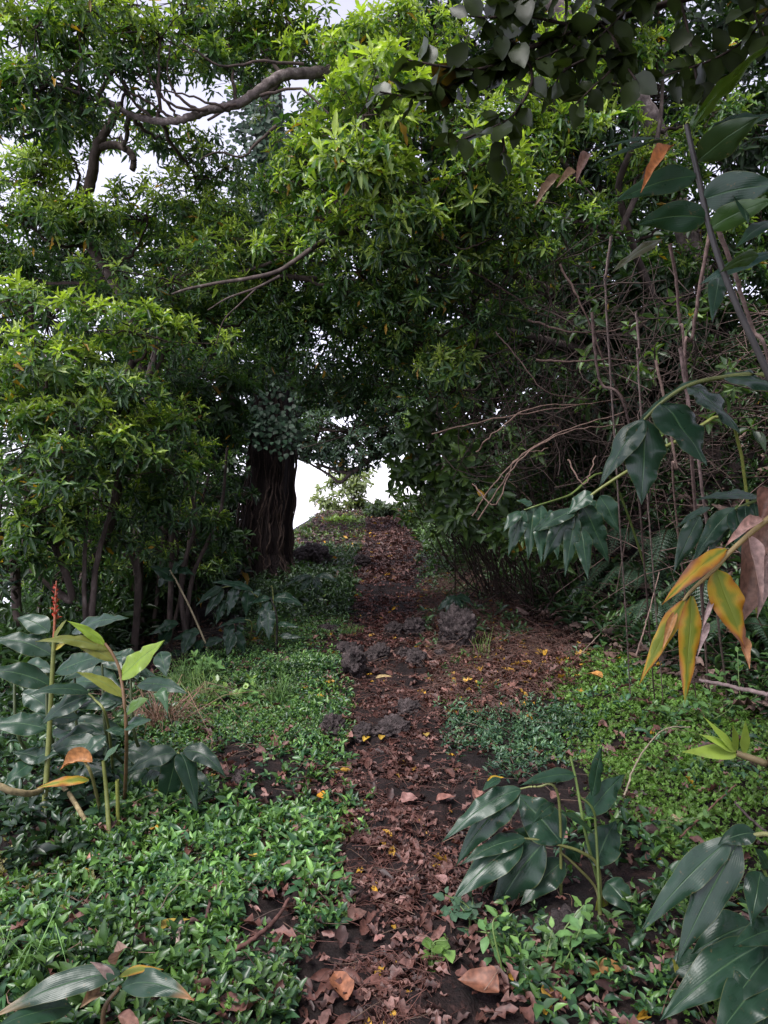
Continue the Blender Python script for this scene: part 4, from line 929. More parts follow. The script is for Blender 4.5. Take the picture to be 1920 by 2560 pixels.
def sprigs(mb, x, y, size, nl, h=(.02, .10), c0=(.12, .23, .05), c1=(.036, .090, .036), c2=(.020, .054, .030), tm=LEAF_OVATE, asp=.46, lift=0.0):
    N = len(x)
    if N == 0: return
    z = top(x, y) + lift
    hh = rng.uniform(*h, N)
    tip = np.stack([x, y, z + hh], 1)
    ax = nrm(np.stack([rng.normal(0, .3, N), rng.normal(-.15, .3, N), np.ones(N)], 1))
    i = np.arange(nl)[None]; f = i / max(1, nl - 1)
    az = i * 2.5 + rng.uniform(0, 6.28, (N, 1)) + rng.normal(0, .3, (N, nl))
    el = np.radians(28 + 62 * f + rng.normal(0, 12, (N, nl)))
    e1 = nrm(np.cross(ax, [0, 1., .1])); e2 = np.cross(ax, e1)
    d = np.cos(el)[..., None] * ax[:, None] + np.sin(el)[..., None] * (np.cos(az)[..., None] * e1[:, None] + np.sin(az)[..., None] * e2[:, None])
    pos = tip[:, None] - ax[:, None] * (f[..., None] * hh[:, None, None] * .75)
    pat = np.clip(1 + .35 * fbm2(x, y, 1.7, 3, 61), .5, 1.6)[:, None]; pc = np.clip(1 + .4 * fbm2(x, y, 2.3, 3, 62), .45, 1.7)[:, None, None]
    L = size * pat * (.6 + .4 * np.minimum(1, f * 2)) * rng.uniform(.6, 1.3, (N, nl)) * rng.uniform(.7, 1.3, (N, 1))
    g = np.clip(f * 1.5 + rng.normal(0, .2, (N, nl)) - .1 + rng.uniform(0, .5, (N, 1)), 0, 2)[..., None]
    c0, c1, c2 = np.array(c0), np.array(c1), np.array(c2)
    C = .95 * np.where(g < 1, c0 * (1 - g) + c1 * g, c1 * (2 - g) + c2 * (g - 1)) * rng.uniform(.7, 1.3, (N, nl, 1)) * pc
    up = np.broadcast_to(ax[:, None], d.shape) + rng.normal(0, .15, d.shape)
    scatter(mb, tm, pos.reshape(-1, 3), frames(d.reshape(-1, 3), up.reshape(-1, 3)), L.ravel(), (L * asp * rng.uniform(.85, 1.15, L.shape)).ravel(), C.reshape(-1, 3))

left_near = gpoly([(-60, 2600), (860, 2600), (850, 2450), (900, 2350), (880, 2230), (850, 2100), (880, 1980), (880, 1860), (820, 1760), (620, 1760), (440, 1820), (300, 2000), (200, 2120), (-60, 2180)])
left_mid = gpoly([(880, 1900), (850, 1780), (830, 1700), (850, 1640), (830, 1590), (850, 1540), (800, 1500), (700, 1530), (600, 1600), (480, 1650), (380, 1750), (320, 1850), (300, 2010), (440, 1900), (640, 1830)])
left_far = gpoly([(860, 1560), (880, 1500), (900, 1440), (880, 1390), (800, 1400), (740, 1450), (700, 1500), (640, 1560), (720, 1560)])
right_a = gpoly([(1125, 1790), (1250, 1760), (1420, 1790), (1440, 1870), (1380, 1930), (1200, 1940), (1120, 1880)])
right_moss = gpoly([(1440, 1640), (1560, 1600), (1700, 1640), (1960, 1720), (1960, 2240), (1700, 2160), (1580, 2080), (1520, 1960), (1430, 1900), (1420, 1780), (1380, 1720)])
left_edge = gpoly([(-80, 2250), (220, 2140), (330, 2000), (380, 1760), (300, 1650), (150, 1640), (-80, 1700)])
right_mid = gpoly([(1440, 2000), (1620, 2060), (1720, 2200), (1600, 2400), (1400, 2350), (1350, 2200)])
right_low = gpoly([(1130, 2600), (1120, 2480), (1150, 2380), (1190, 2300), (1350, 2330), (1500, 2400), (1650, 2300), (1960, 2250), (1960, 2600)])
rim_r = gpoly([(1080, 1790), (1090, 1680), (1150, 1640), (1140, 1580), (1080, 1500), (1070, 1440), (1180, 1440), (1180, 1560), (1230, 1640), (1180, 1720), (1140, 1790)])

cov = MB()
def edgeok(x, y, m=.02):
    return trail_dist(x, y) + .10 * fbm2(x, y, 5, 2, 55) + .16 * fbm2(x, y, 1.6, 2, 56) > m
x, y = sample(left_near, 900, clump=2.6, thr=-.38); k = edgeok(x, y); sprigs(cov, x[k], y[k], .043, 6, (.02, .085))
x, y = sample(left_mid, 1100, clump=2.0, thr=-.4); k = edgeok(x, y); sprigs(cov, x[k], y[k], .034, 5, (.02, .09), c1=(.04, .095, .045))
x, y = sample(left_far, 500, clump=1.5, thr=-.35); k = edgeok(x, y); sprigs(cov, x[k], y[k], .050, 4, (.02, .08))
x, y = sample(right_a, 900, clump=2.5, thr=-.6); k = edgeok(x, y); sprigs(cov, x[k], y[k], .040, 5, (.03, .10), c0=(.08, .15, .06), c1=(.04, .09, .05), c2=(.028, .065, .042))
x, y = sample(right_low, 520, clump=2.5, thr=-.35); k = edgeok(x, y); sprigs(cov, x[k], y[k], .052, 5, (.03, .12))
x, y = sample(left_edge, 260, clump=2, thr=-.5); sprigs(cov, x, y, .075, 6, (.03, .2), c0=(.05, .10, .03), c1=(.026, .062, .03), c2=(.016, .038, .024))
x, y = sample(right_mid, 160, clump=2.5, thr=-.1); sprigs(cov, x, y, .055, 5, (.03, .12))
x, y = sample(right_moss, 110, clump=2.5, thr=.0); sprigs(cov, x, y, .05, 5, (.03, .10), c1=(.05, .12, .06))
x, y = sample(rim_r, 160, clump=2.5, thr=-.1); k = edgeok(x, y, -.02); sprigs(cov, x[k], y[k], .040, 5, (.02, .07))
tag(cov.build('leafy_ground_cover', M_COVER), 'glossy low leaved carpet either side of the trail', 'ground cover', kind='stuff')

# spikemoss: tiny forked fronds of minute scale leaves
def frond_template(variants=4):
    r = np.random.default_rng(12)
    out = []
    for v in range(variants):
        pts = []
        for s in np.linspace(.1, 1, 6):
            for sg in (-1, 1):
                a = sg * (.75 - .25 * s) + r.normal(0, .12)
                l = .42 * (1.15 - s) + .10
                b = np.array([r.normal(0, .02), s, r.normal(0, .03)])
                dv = np.array([math.sin(a), math.cos(a), r.normal(.1, .2)])
                sd = np.array([math.cos(a), -math.sin(a), r.normal(0, .3)])
                pts += [b, b + dv * l * .55 + sd * l * .30, b + dv * l, b + dv * l * .55 - sd * l * .30]
        out.append(pts)
    V = np.array(out)
    q = np.arange(V.shape[1]).reshape(-1, 4)
    return V, q, np.zeros((0, 3), int), np.zeros(V.shape[1]), np.zeros(V.shape[1])
FROND = frond_template()
def moss(mb, x, y, size, c=(.115, .235, .042), h=.03):
    N = len(x)
    p = np.stack([x, y, top(x, y) + rng.uniform(0, h, N) + .012 * fbm2(x, y, 14, 2, 3)], 1)
    a = rng.uniform(0, 6.28, N)
    d = nrm(np.stack([np.cos(a), np.sin(a) - .25, rng.uniform(.1, 1.3, N)], 1))
    s = size * rng.uniform(.6, 1.3, N)
    C = np.array(c) * rng.uniform(.55, 1.5, (N, 1)) * np.array([1, 1, 1]) + np.array([.03, .02, 0]) * rng.random((N, 1))
    scatter(mb, FROND, p, frames(d, np.array([0, -.2, 1.]) + rng.normal(0, .3, (N, 3))), s, s, C, 0)
mo = MB()
x, y = sample(right_moss, 5600, clump=2.0, thr=-.62); moss(mo, x, y, .027)
x, y = sample(left_mid, 2600, clump=1.6, thr=-.05); k = edgeok(x, y, .05); moss(mo, x[k], y[k], .028, (.10, .19, .03))
x, y = sample(left_near, 2600, clump=2.6, thr=-.05); k = edgeok(x, y); moss(mo, x[k], y[k], .026, (.10, .20, .04))
x, y = sample(right_low, 1900, clump=3, thr=.0); k = edgeok(x, y); moss(mo, x[k], y[k], .026, (.10, .21, .04))
x, y = sample(rim_r, 700, clump=3, thr=.1); k = edgeok(x, y, .0); moss(mo, x[k], y[k], .032)
x, y = sample(left_far, 500, clump=2, thr=.0); k = edgeok(x, y, .05); moss(mo, x[k], y[k], .045)
x, y = sample(gpoly([(-40, 2150), (180, 2110), (190, 2200), (100, 2290), (-40, 2330)]), 3500); moss(mo, x, y, .03, (.15, .15, .04))
tag(mo.build('spikemoss_carpet', M_MOSS), 'bright green feathery spikemoss carpet, thickest on the right slope', 'moss', kind='stuff')

# leaf litter
def straws(mb, x, y, L, r, c, zl=.02, tilt=.18):
    N = len(x)
    a = rng.uniform(0, 6.28, N); l = L * rng.uniform(.4, 1.4, N)
    d = np.stack([np.cos(a), np.sin(a), rng.normal(0, tilt, N)], 1) * l[:, None] * .5
    p = np.stack([x, y, top(x, y) + zl * rng.uniform(.4, 1.5, N) + np.abs(d[:, 2]) * .6], 1)
    b = rng.normal(0, .12, (N, 3)) * l[:, None]; b[:, 2] = np.abs(b[:, 2])
    tubes(mb, np.stack([p - d, p - d * .3 + b * .8, p + d * .35 + b, p + d], 1), np.tile(np.array([1, .95, .85, .5]) * r, (N, 1)), 3, np.array(c) * rng.uniform(.5, 1.5, (N, 1)))
lit_poly = gpoly([(1060, 1480), (1180, 1400), (1330, 1430), (1450, 1560), (1440, 1680), (1350, 1740), (1230, 1800), (1110, 1790), (1080, 1640)])
lit = MB()
def litter(mb, x, y, size, c=((.120, .053, .041), (.205, .108, .090), (.055, .027, .023)), lift=.012, flat=.35, tm=LEAF_DEAD, asp=.42, yellow=.025):
    N = len(x)
    if N == 0: return
    p = np.stack([x, y, top(x, y) + lift * rng.uniform(.3, 1.6, N)], 1)
    a = rng.uniform(0, 6.28, N)
    d = np.stack([np.cos(a), np.sin(a), rng.normal(0, .25, N)], 1)
    s = size * rng.uniform(.5, 1.35, N)
    cc = np.array(c)[rng.integers(0, len(c), N)] * rng.uniform(.6, 1.3, (N, 1))
    cc = np.where(rng.random((N, 1)) < yellow, np.array([.50, .28, .03]) * rng.uniform(.6, 1.1, (N, 1)), cc)
    scatter(mb, tm, p, frames(d, np.array([0, 0, 1.]) + rng.normal(0, flat, (N, 3))), s, s * asp * rng.uniform(.6, 1.3, N), cc, .15)
def strip(n, y0, y1, w=1.0, m=1.25, thr=.0):
    y = y0 + (y1 - y0) * rng.random(n) ** 1.3
    x = np.interp(y, TR_Y, TR_X) + np.interp(y, TR_Y, TR_W) * np.clip(rng.normal(0, .62, n), -2.2, 2.2) * m * w
    k = fbm2(x, y, 3.5, 3, 91) + rng.normal(0, .45, n) > thr
    return x[k], y[k]
x, y = strip(1500, 1.9, 8); litter(lit, x, y, .075, lift=.016, yellow=.012, flat=.22)
x, y = strip(1500, 1.9, 8); litter(lit, x, y, .045, lift=.016, yellow=.012, flat=.3, asp=.55)
x, y = strip(2600, 2.0, 8); litter(lit, x, y, .035, c=((.11, .045, .036), (.05, .025, .022), (.19, .09, .075)), lift=.012, flat=.3, asp=.6)
x, y = strip(4000, 7, 14, m=1.5); litter(lit, x, y, .075, c=((.12, .046, .038), (.20, .09, .078), (.06, .027, .024)), lift=.02, flat=.25)
n = 4600; y = rng.uniform(12, 32, n); x = np.interp(y, TR_Y, TR_X) + rng.normal(0, 1, n) * np.interp(y, TR_Y, TR_W) * .75; litter(lit, x, y, .13, c=((.105, .050, .040), (.18, .095, .08), (.055, .027, .023)), lift=.02, flat=.35)
n = 2500; y = rng.uniform(12, 31, n); x = np.interp(y, TR_Y, TR_X) - .5 - rng.random(n) * 2.2; litter(lit, x, y, .12, c=((.09, .05, .045), (.16, .10, .09), (.05, .03, .03)), lift=.05, flat=.8)
x, y = sample(lit_poly, 900); litter(lit, x, y, .085, c=((.12, .048, .034), (.19, .09, .07), (.06, .028, .022)), lift=.03, flat=.4, asp=.36, yellow=.07)
for pl, dn in ((left_near, 100), (left_mid, 70), (right_low, 170), (right_moss, 30), (rim_r, 250)):
    x, y = sample(pl, dn); litter(lit, x, y, .075, lift=.03, flat=.5, yellow=.05)
n = 2600; x = rng.uniform(-3.2, 3.0, n); y = rng.uniform(1.7, 9, n); litter(lit, x, y, .075, lift=.02, flat=.5, yellow=.05)
n = 1800; x = rng.uniform(-3.2, 3.0, n); y = rng.uniform(1.7, 9, n); straws(lit, x, y, .16, .0018, (.16, .10, .07), .03)
# needles and thin stalks among it
x, y = strip(4200, 1.9, 9, m=1.5); straws(lit, x, y, .12, .0012, (.13, .055, .042), .025)
x, y = strip(1100, 1.8, 3.6, m=1.6, thr=-.5); litter(lit, x, y, .06, lift=.016, flat=.22)
x, y = sample(lit_poly, 230); straws(lit, x, y, .30, .0026, (.12, .068, .052), .04, .25)
x, y = sample(lit_poly, 500); straws(lit, x, y, .14, .0014, (.09, .048, .036), .03, .25)
tag(lit.build('leaf_litter', M_DEAD), 'brown fallen leaf and stalk litter strewn along the trail', 'leaf litter', kind='stuff')

# brush on the bank: dead stalks, dim leaves
br = MB()
def bank_pts(n, y0, y1, t0, t1):
    y = y0 + (y1 - y0) * rng.random(n)
    x = np.interp(y, XR_Y, XR_X) + rng.uniform(t0, t1, n)
    return x, y
x, y = bank_pts(5200, 3.5, 15, -.15, 2.6); litter(br, x, y, .13, c=((.09, .055, .042), (.16, .11, .09), (.04, .028, .024)), lift=.10, flat=.9, asp=.35, yellow=.01)
x, y = bank_pts(2300, 3.5, 14, -.1, 2.6); k = slice(0, 1000); straws(br, x[k], y[k], .65, .0032, (.08, .052, .044), .14, .35)
x, y = bank_pts(220, 4.5, 12, .3, 2.2); straws(br, x, y, 1.2, .0045, (.14, .095, .08), .35, .6)
tag(br.build('dry_brush', M_DRY), 'tangle of dry stalks and dead leaves covering the right bank', 'brush', kind='stuff')
un = MB()
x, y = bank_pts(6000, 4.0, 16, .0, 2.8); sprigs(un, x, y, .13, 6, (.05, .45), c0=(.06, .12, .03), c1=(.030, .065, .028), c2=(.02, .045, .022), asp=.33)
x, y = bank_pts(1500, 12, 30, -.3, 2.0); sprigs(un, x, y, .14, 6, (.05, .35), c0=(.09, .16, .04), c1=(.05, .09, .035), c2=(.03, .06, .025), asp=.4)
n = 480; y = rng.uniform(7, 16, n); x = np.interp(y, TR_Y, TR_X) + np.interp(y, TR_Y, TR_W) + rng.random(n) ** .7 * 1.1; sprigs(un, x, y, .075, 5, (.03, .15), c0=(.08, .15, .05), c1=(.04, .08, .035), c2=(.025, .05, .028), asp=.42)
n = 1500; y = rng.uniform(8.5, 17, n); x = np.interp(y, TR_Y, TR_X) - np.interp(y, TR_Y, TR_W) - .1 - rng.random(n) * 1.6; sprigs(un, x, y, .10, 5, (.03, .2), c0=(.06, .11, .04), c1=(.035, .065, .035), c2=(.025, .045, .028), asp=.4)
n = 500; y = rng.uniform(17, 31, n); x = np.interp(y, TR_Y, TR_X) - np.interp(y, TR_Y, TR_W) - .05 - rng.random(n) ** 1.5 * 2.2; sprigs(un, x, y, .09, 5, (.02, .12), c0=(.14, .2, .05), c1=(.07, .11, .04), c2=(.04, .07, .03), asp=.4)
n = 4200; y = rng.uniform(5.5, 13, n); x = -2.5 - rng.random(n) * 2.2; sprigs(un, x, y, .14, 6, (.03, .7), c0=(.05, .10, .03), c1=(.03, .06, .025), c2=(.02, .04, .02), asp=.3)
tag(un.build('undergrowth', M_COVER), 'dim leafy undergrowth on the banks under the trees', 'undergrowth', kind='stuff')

# ------------------------------------------------------------------ lava stones
def stone(px, py, w, h, label, col=None, rough=1.7, sink=.42):
    import bmesh
    p = gp(px, py + h * .35)
    d = p[1]
    bm = bmesh.new(); bmesh.ops.create_icosphere(bm, subdivisions=5, radius=1)
    V = np.array([v.co[:] for v in bm.verts])
    s = rng.integers(0, 999)
    f1 = fbm(V * 1.6 + s, 3, 2); f2 = fbm(V * 5 + s, 4, 4); f3 = np.abs(fbm(V * 11 + s, 2, 6))
    R = 1 + .22 * f1 + rough * (.12 * f2 - .10 * f3)
    sx = w / 2 / FPX * d; sz = h / 2 / FPX * d * 1.15
    V = V * R[:, None] * np.array([sx, (sx + sz) * .55, sz])
    T = np.array([[v.index for v in f.verts] for f in bm.faces]); bm.free()
    a = rng.uniform(-.4, .4); c, sn = math.cos(a), math.sin(a)
    V = V @ np.array([[c, sn, 0], [-sn, c, 0], [0, 0, 1]])
    V = V + np.array([p[0], d + .02, top(p[:1], p[1:2])[0] + sz * (1 - sink)])
    mb = MB(); mb.add(V, None, T)
    o = mb.build('lava_stone', M_LAVA)
    recentre(o, p)
    return tag(o, label, 'stone', 'lava stones on the trail')
for q in [(1140, 1590, 96, 110, 'tall grey rough lava stone standing at the right rim of the trail'),
          (1035, 1572, 66, 44, 'broad flat lava stone lying left of the tallest grey stone'), (985, 1578, 48, 36, 'small knobbly lava stone in the middle of the row across the trail'),
          (885, 1668, 62, 72, 'purplish lumpy lava stone at the left rim of the trail'), (868, 1630, 58, 32, 'flat dark stone just behind the purplish lumpy stone'),
          (945, 1640, 62, 48, 'dark clod like stone sunk in the trail between the stone rows'), (1042, 1652, 56, 46, 'rounded brown stone below the tall grey lava stone'), (1010, 1632, 34, 26, 'pebble sized dark stone between two brown stones on the trail'),
          (1105, 1640, 40, 26, 'little dark stone tucked under the tall grey lava stone'), (780, 1402, 92, 70, 'black boulder in deep shade beside the ivy clad trunk', ), (905, 1408, 44, 34, 'small black boulder on the far left rim of the trail'),
          (912, 1838, 66, 48, 'wet black stone at the left side of the lower trail'), (985, 1828, 90, 52, 'wide crusted brown stone in the centre of the lower trail'), (1022, 1770, 66, 44, 'low rough stone higher on the trail than the wide crusted one'),
          (832, 1830, 56, 58, 'dark stone half hidden by leaves left of the lower trail'), (606, 1958, 50, 46, 'single black stone sitting in the green carpet'), (1422, 2350, 120, 70, 'mound of reddish earth under the sprawling ginger'),
          (820, 1575, 60, 26, 'flat purplish stone at the left end of the stone row'), (120, 2140, 90, 44, 'grey stone half buried at the left edge'), (130, 2400, 70, 40, 'dark stone under the leaves at lower left'), (585, 2420, 60, 36, 'dark stone in the carpet beside a twig')]:
    stone(*q[:4], q[4], sink=.2 if 'tall grey rough' in q[4] or 'purplish lumpy' in q[4] else .42)

# ------------------------------------------------------------------ conspicuous fallen leaves
def fallen(px, py, lpx, wpx, ang, col, label, curl=.3, lift=.035, tilt=.25):
    p = gp(px, py); d = p[1]
    L = lpx / FPX * d * .95; W = wpx / FPX * d * .95; col = tuple(.8 * c for c in col)
    a = rad(ang)
    dv = np.array([math.cos(a), math.sin(a) * 1.0, 0])
    z = float(top(p[:1], p[1:2])[0]) + lift
    c0 = np.array([p[0], p[1], z])
    B, T = c0 - dv * L / 2, c0 + dv * L / 2 + np.array([0, 0, tilt * L * .4])
    o = blade('fallen_leaf', None, B, T, W, .08 * L, col, M_DEAD, hint=(0, -tilt, 1), ripple=.05, fold=.35, curl=curl)
    recentre(o, c0)
    return tag(o, label, 'leaf', 'conspicuous fallen leaves')
for q in [(1025, 2020, 46, 40, 20, (.38, .20, .17), 'round pinkish dead leaf lying on the trail'), (1115, 2022, 54, 26, 15, (.36, .16, .12), 'narrow salmon dead leaf at the right rim of the trail'), (1194, 2005, 42, 30, 70, (.34, .17, .13), 'oval pinkish dead leaf left of the sprawling ginger'),
          (802, 2016, 32, 24, 120, (.62, .30, .02), 'small orange yellow leaf on the green carpet near the trail'), (1487, 1708, 44, 26, 130, (.60, .28, .06), 'orange leaf on the moss slope at right'), (850, 2505, 110, 60, 110, (.30, .12, .06), 'large curled red brown leaf at the bottom of the trail'),
          (1195, 2508, 110, 80, 160, (.22, .09, .05), 'wide dark brown leaf half under green sprigs at the bottom'), (1530, 2470, 130, 50, 5, (.36, .18, .05), 'long orange brown leaf below the sprawling ginger'), (1372, 2510, 50, 44, 60, (.50, .30, .06), 'yellow tan leaf among sprigs at the bottom right'),
          (918, 1862, 36, 18, 60, (.58, .38, .05), 'yellow leaf standing beside the wet black stone'), (955, 1866, 30, 18, 80, (.56, .36, .06), 'yellow leaf just right of another below the crusted stone'), (1066, 1850, 22, 18, 90, (.6, .42, .10), 'pale yellow leaf right of the crusted stone'),
          (960, 1713, 44, 12, 5, (.55, .40, .16), 'thin straw coloured leaf across the middle of the trail'), (895, 2320, 60, 44, 40, (.26, .14, .11), 'dusky pink leaf on the left rim of the lower trail'), (1240, 1972 , 50, 16, 20, (.55, .36, .03), 'golden ragged leaf near the tip of a drooping ginger'),
          (1390, 2012, 40, 26, 40, (.34, .18, .15), 'pink leaf under the ginger stem'), (640, 2170, 60, 24, 150, (.46, .30, .04), 'yellow leaf sunk in the carpet left of the trail'), (430, 2340, 100, 30, 30, (.50, .36, .05), 'long yellow leaf beside a pale curled one at lower left'),
          (445, 2350, 90, 34, 80, (.42, .30, .26), 'pale curled dead leaf standing in the lower left carpet'), (240, 2185, 50, 34, 10, (.42, .19, .13), 'salmon leaf caught on the sprigs at left'), (1700, 2085, 50, 36, 20, (.55, .42, .24), 'pale buff leaf lying on the moss'), (1100, 2230, 50, 30, 120, (.28, .15, .13), 'mauve brown leaf right of the lower trail')]:
    fallen(*q)

# ------------------------------------------------------------------ twigs, canes, fallen stem
def cane(name, pts, r0, r1, col, label, cat, group=None, wob=.0015, m=None):
    mb = MB(); L = tube(mb, [np.asarray(p, float) for p in pts], r0, r1, 7, 26, C=np.array(col), wob=wob)
    o = mb.build(name, m or M_DRY)
    recentre(o, pts[0])
    return tag(o, label, cat, group)
def on(px, py, h=.03):
    p = gp(px, py); p[2] += h; return p
G_T = 'twigs lying on the ground'
cane('twig', [on(545, 2425), on(610, 2405, .05), on(680, 2360, .06), on(722, 2300, .07)], .010, .006, (.12, .06, .05), 'bent dark reddish twig lying in the lower left carpet', 'twig', G_T)
cane('twig', [on(478, 2340, .05), on(515, 2335, .05), on(530, 2275, .07)], .009, .005, (.09, .05, .045), 'short hooked dark twig above the bent reddish one', 'twig', G_T)
cane('twig', [on(440, 2420, .04), on(452, 2350, .06)], .008, .006, (.28, .21, .18), 'stubby pale twig beside the curled dead leaf', 'twig', G_T)
cane('ginger_cane', [P(-60, 1945, 3.1), P(70, 1985, 3.25), on(150, 2035, .14), on(240, 2108, .02)], .016, .011, (.30, .24, .13), 'pale tan ginger stem fallen across the left edge', 'stem')
cane('twig', [on(1370, 1730, .04), on(1460, 1650, .08), on(1570, 1545, .12)], .006, .004, (.22, .16, .13), 'long straight grey twig on the litter slope', 'twig', G_T)
cane('twig', [on(1240, 1580, .06), on(1300, 1575, .05), on(1400, 1600, .05)], .006, .004, (.30, .2, .14), 'thin pale twig lying across the litter slope', 'twig', G_T)
cane('twig', [on(1560, 2010, .04), on(1600, 1950, .12), on(1660, 1895, .16), on(1725, 1870, .12)], .005, .004, (.34, .28, .20), 'arched straw coloured stalk over the moss', 'twig', G_T)
cane('twig', [on(1830, 2010, .03), on(1860, 2060, .05), on(1925, 2120, .05)], .007, .005, (.12, .09, .08), 'dark grey twig on the moss at the right edge', 'twig', G_T)
cane('twig', [on(1545, 2100, .03), on(1610, 2060, .04)], .006, .004, (.26, .12, .07), 'red brown stalk between the two front gingers', 'twig', G_T)
cane('twig', [on(1700, 2120, .04), on(1780, 2050, .06), on(1840, 1990, .05)], .005, .004, (.20, .11, .08), 'brown stalk slanting over the moss', 'twig', G_T)
cane('twig', [P(1960, 1745, 2.6), P(1850, 1720, 2.7), P(1750, 1700, 2.9)], .009, .006, (.32, .24, .21), 'pale leaning twig entering from the right edge', 'twig', G_T)
cane('twig', [P(1590, 1640, 4.4), P(1620, 1540, 4.5), P(1648, 1430, 4.7)], .005, .003, (.22, .15, .12), 'thin upright stalk in front of the ferns', 'twig', G_T)
G_C = 'dry canes standing on the right bank'
for pts, r, c, lab in [(((1675, 610), (1690, 700), (1700, 810), (1716, 940)), .009, (.19, .13, .11), 'pale dry cane left of the leaning grey trunk'),
                       (((1775, 575), (1748, 730), (1730, 850), (1715, 960)), .010, (.20, .135, .115), 'straight pinkish dry cane crossing behind a teal blade'),
                       (((1790, 560), (1840, 690), (1880, 820), (1930, 960)), .012, (.20, .14, .12), 'thick brown dry cane leaning right at the right edge'),
                       (((1590, 780), (1598, 880), (1600, 990)), .006, (.27, .20, .17), 'short thin dry cane behind the arching ginger'),
                       (((1528, 590), (1515, 700), (1520, 830)), .007, (.20, .15, .13), 'dark split dry cane below the withered orange blade'),
                       (((1700, 870), (1720, 1000), (1760, 1250)), .010, (.24, .17, .15), 'dry cane rising behind the broad glossy blades'),
                       (((1640, 900), (1690, 1160), (1684, 1220)), .007, (.22, .15, .12), 'dry stub cane under the arching ginger'),
                       (((1480, 780), (1500, 950), (1580, 1100)), .008, (.11, .075, .065), 'dark branch slanting down through the bank brush')]:
    cane('dry_cane', [P(x, y, 3.6 + .1 * i) for i, (x, y) in enumerate(pts)] + [grd(pts[-1][0] + 60, 5.2, .1)], r, r * .6, c, lab, 'cane', G_C)
# long arching bare vines
G_V = 'bare vines arching over the bank'
vs = [((1180, 1290, 5.6), (1260, 1180, 5.5), (1380, 1090, 5.6), (1560, 1030, 6.0)), ((1195, 1300, 5.5), (1300, 1150, 5.4), (1420, 1080, 5.6), (1560, 1060, 6.0)), ((1190, 1130, 5.8), (1240, 1080, 5.7), (1330, 1020, 5.8), (1480, 1010, 6.2)),
      ((1080, 1085, 6.2), (1220, 1050, 6.0), (1400, 1020, 6.2), (1600, 990, 6.5)), ((1000, 640, 6.2), (1100, 660, 6.2), (1200, 690, 6.4), (1330, 770, 6.6)), ((1060, 560, 6), (1150, 620, 6), (1220, 600, 6.2)), ((1320, 800, 6.3), (1430, 830, 6.2), (1540, 825, 6.2), (1620, 800, 6.3)),
      ((1340, 900, 6), (1440, 905, 6), (1560, 900, 6.1), (1690, 940, 6.3)), ((1400, 660, 6), (1470, 800, 6), (1520, 930, 6.1), (1600, 1060, 6.3)), ((1240, 830, 6.3), (1300, 900, 6.2), (1370, 980, 6.2), (1500, 1000, 6.4)), ((1180, 1210, 5.6), (1240, 1260, 5.5), (1290, 1150, 5.6), (1370, 1120, 5.8)), ((1420, 1150, 5.2), (1460, 1210, 5.1), (1490, 1140, 5.2))]
for i, v in enumerate(vs):
    cane('vine', [P(*q) for q in v], .011 if i in (4, 6, 7, 8) else .006, .0045, (.13, .085, .066) if i < 4 or i > 9 else (.08, .052, .042), 'bare brown vine arching through the brush of the right bank', 'vine', G_V, wob=.004)

# ------------------------------------------------------------------ ferns
def fern(px, py, n, L, label, depth=None, spread=2.6, face=-1.57):
    b = gp(px, py)
    b = b + np.array([-.03, -.12, .10])
    root = empty('fern', b, label, 'fern', 'ferns on the right bank')
    for k in range(n):
        a = face + (k / max(1, n - 1) - .5) * spread + rng.normal(0, .15)
        l = L * rng.uniform(.75, 1.15)
        dv = np.array([math.cos(a), math.sin(a), 0])
        pts = [b, b + dv * l * .4 + np.array([0, 0, .30 * l * rng.uniform(.5, 1.2)]), b + dv * l + np.array([0, 0, -.18 * l * rng.uniform(.2, 2)])]
        Ln = smooth_line(pts, 26)
        mb = MB(); tubes(mb, Ln, np.linspace(.004, .001, 26), 4, np.array([[.08, .05, .03]]))
        tg = nrm(np.gradient(Ln, axis=0)); sd = nrm(np.cross(tg, [0, 0, 1.])); up = np.cross(sd, tg)
        for s in (-1, 1):
            i = np.arange(3, 26)
            f = (i - 3) / 22.0
            ll = l * .20 * np.sin(np.pi * np.clip(f * .85 + .15, 0, 1)) + .006
            for j in range(7):      # pinnules along each pinna
                u = (j + .5) / 7
                base = Ln[i] + (sd[i] * s + tg[i] * .35) * (ll * u)[:, None] - np.array([0, 0, 1]) * (ll * u * u * .3)[:, None]
                for q in (-1, 1):
                    d2 = nrm(tg[i] * q + sd[i] * s * .5)
                    sz = ll * .26 * (1.1 - u) + .002
                    scatter(mb, LEAF_TINY, base, frames(d2, up[i]), sz, sz * .55, np.array([.045, .085, .048]) * rng.uniform(.7, 1.3, (len(i), 1)), 0)
        mb.build('frond', M_COVER, root)
    return root
for q in [(1600, 1480, 7, .55, 'fern with fine dark fronds in the middle of the shaded bank'), (1680, 1400, 8, .55, 'fern with fine dark fronds under the slender ginger blades'), (1570, 1380, 7, .5, 'highest fern on the bank behind the hanging blades'), (1640, 1560, 7, .5, 'lowest fern hanging at the edge of the moss'),
          (1760, 1520, 7, .5, 'fern behind the yellow hanging blades'), (1860, 1600, 6, .45, 'fern in the dark behind the withered brown blades'), (1540, 1450, 6, .45, 'small fern left of the other ferns on the bank'), (1720, 1620, 6, .4, 'fern tucked beside the longest yellow blade')]:
    fern(*q)

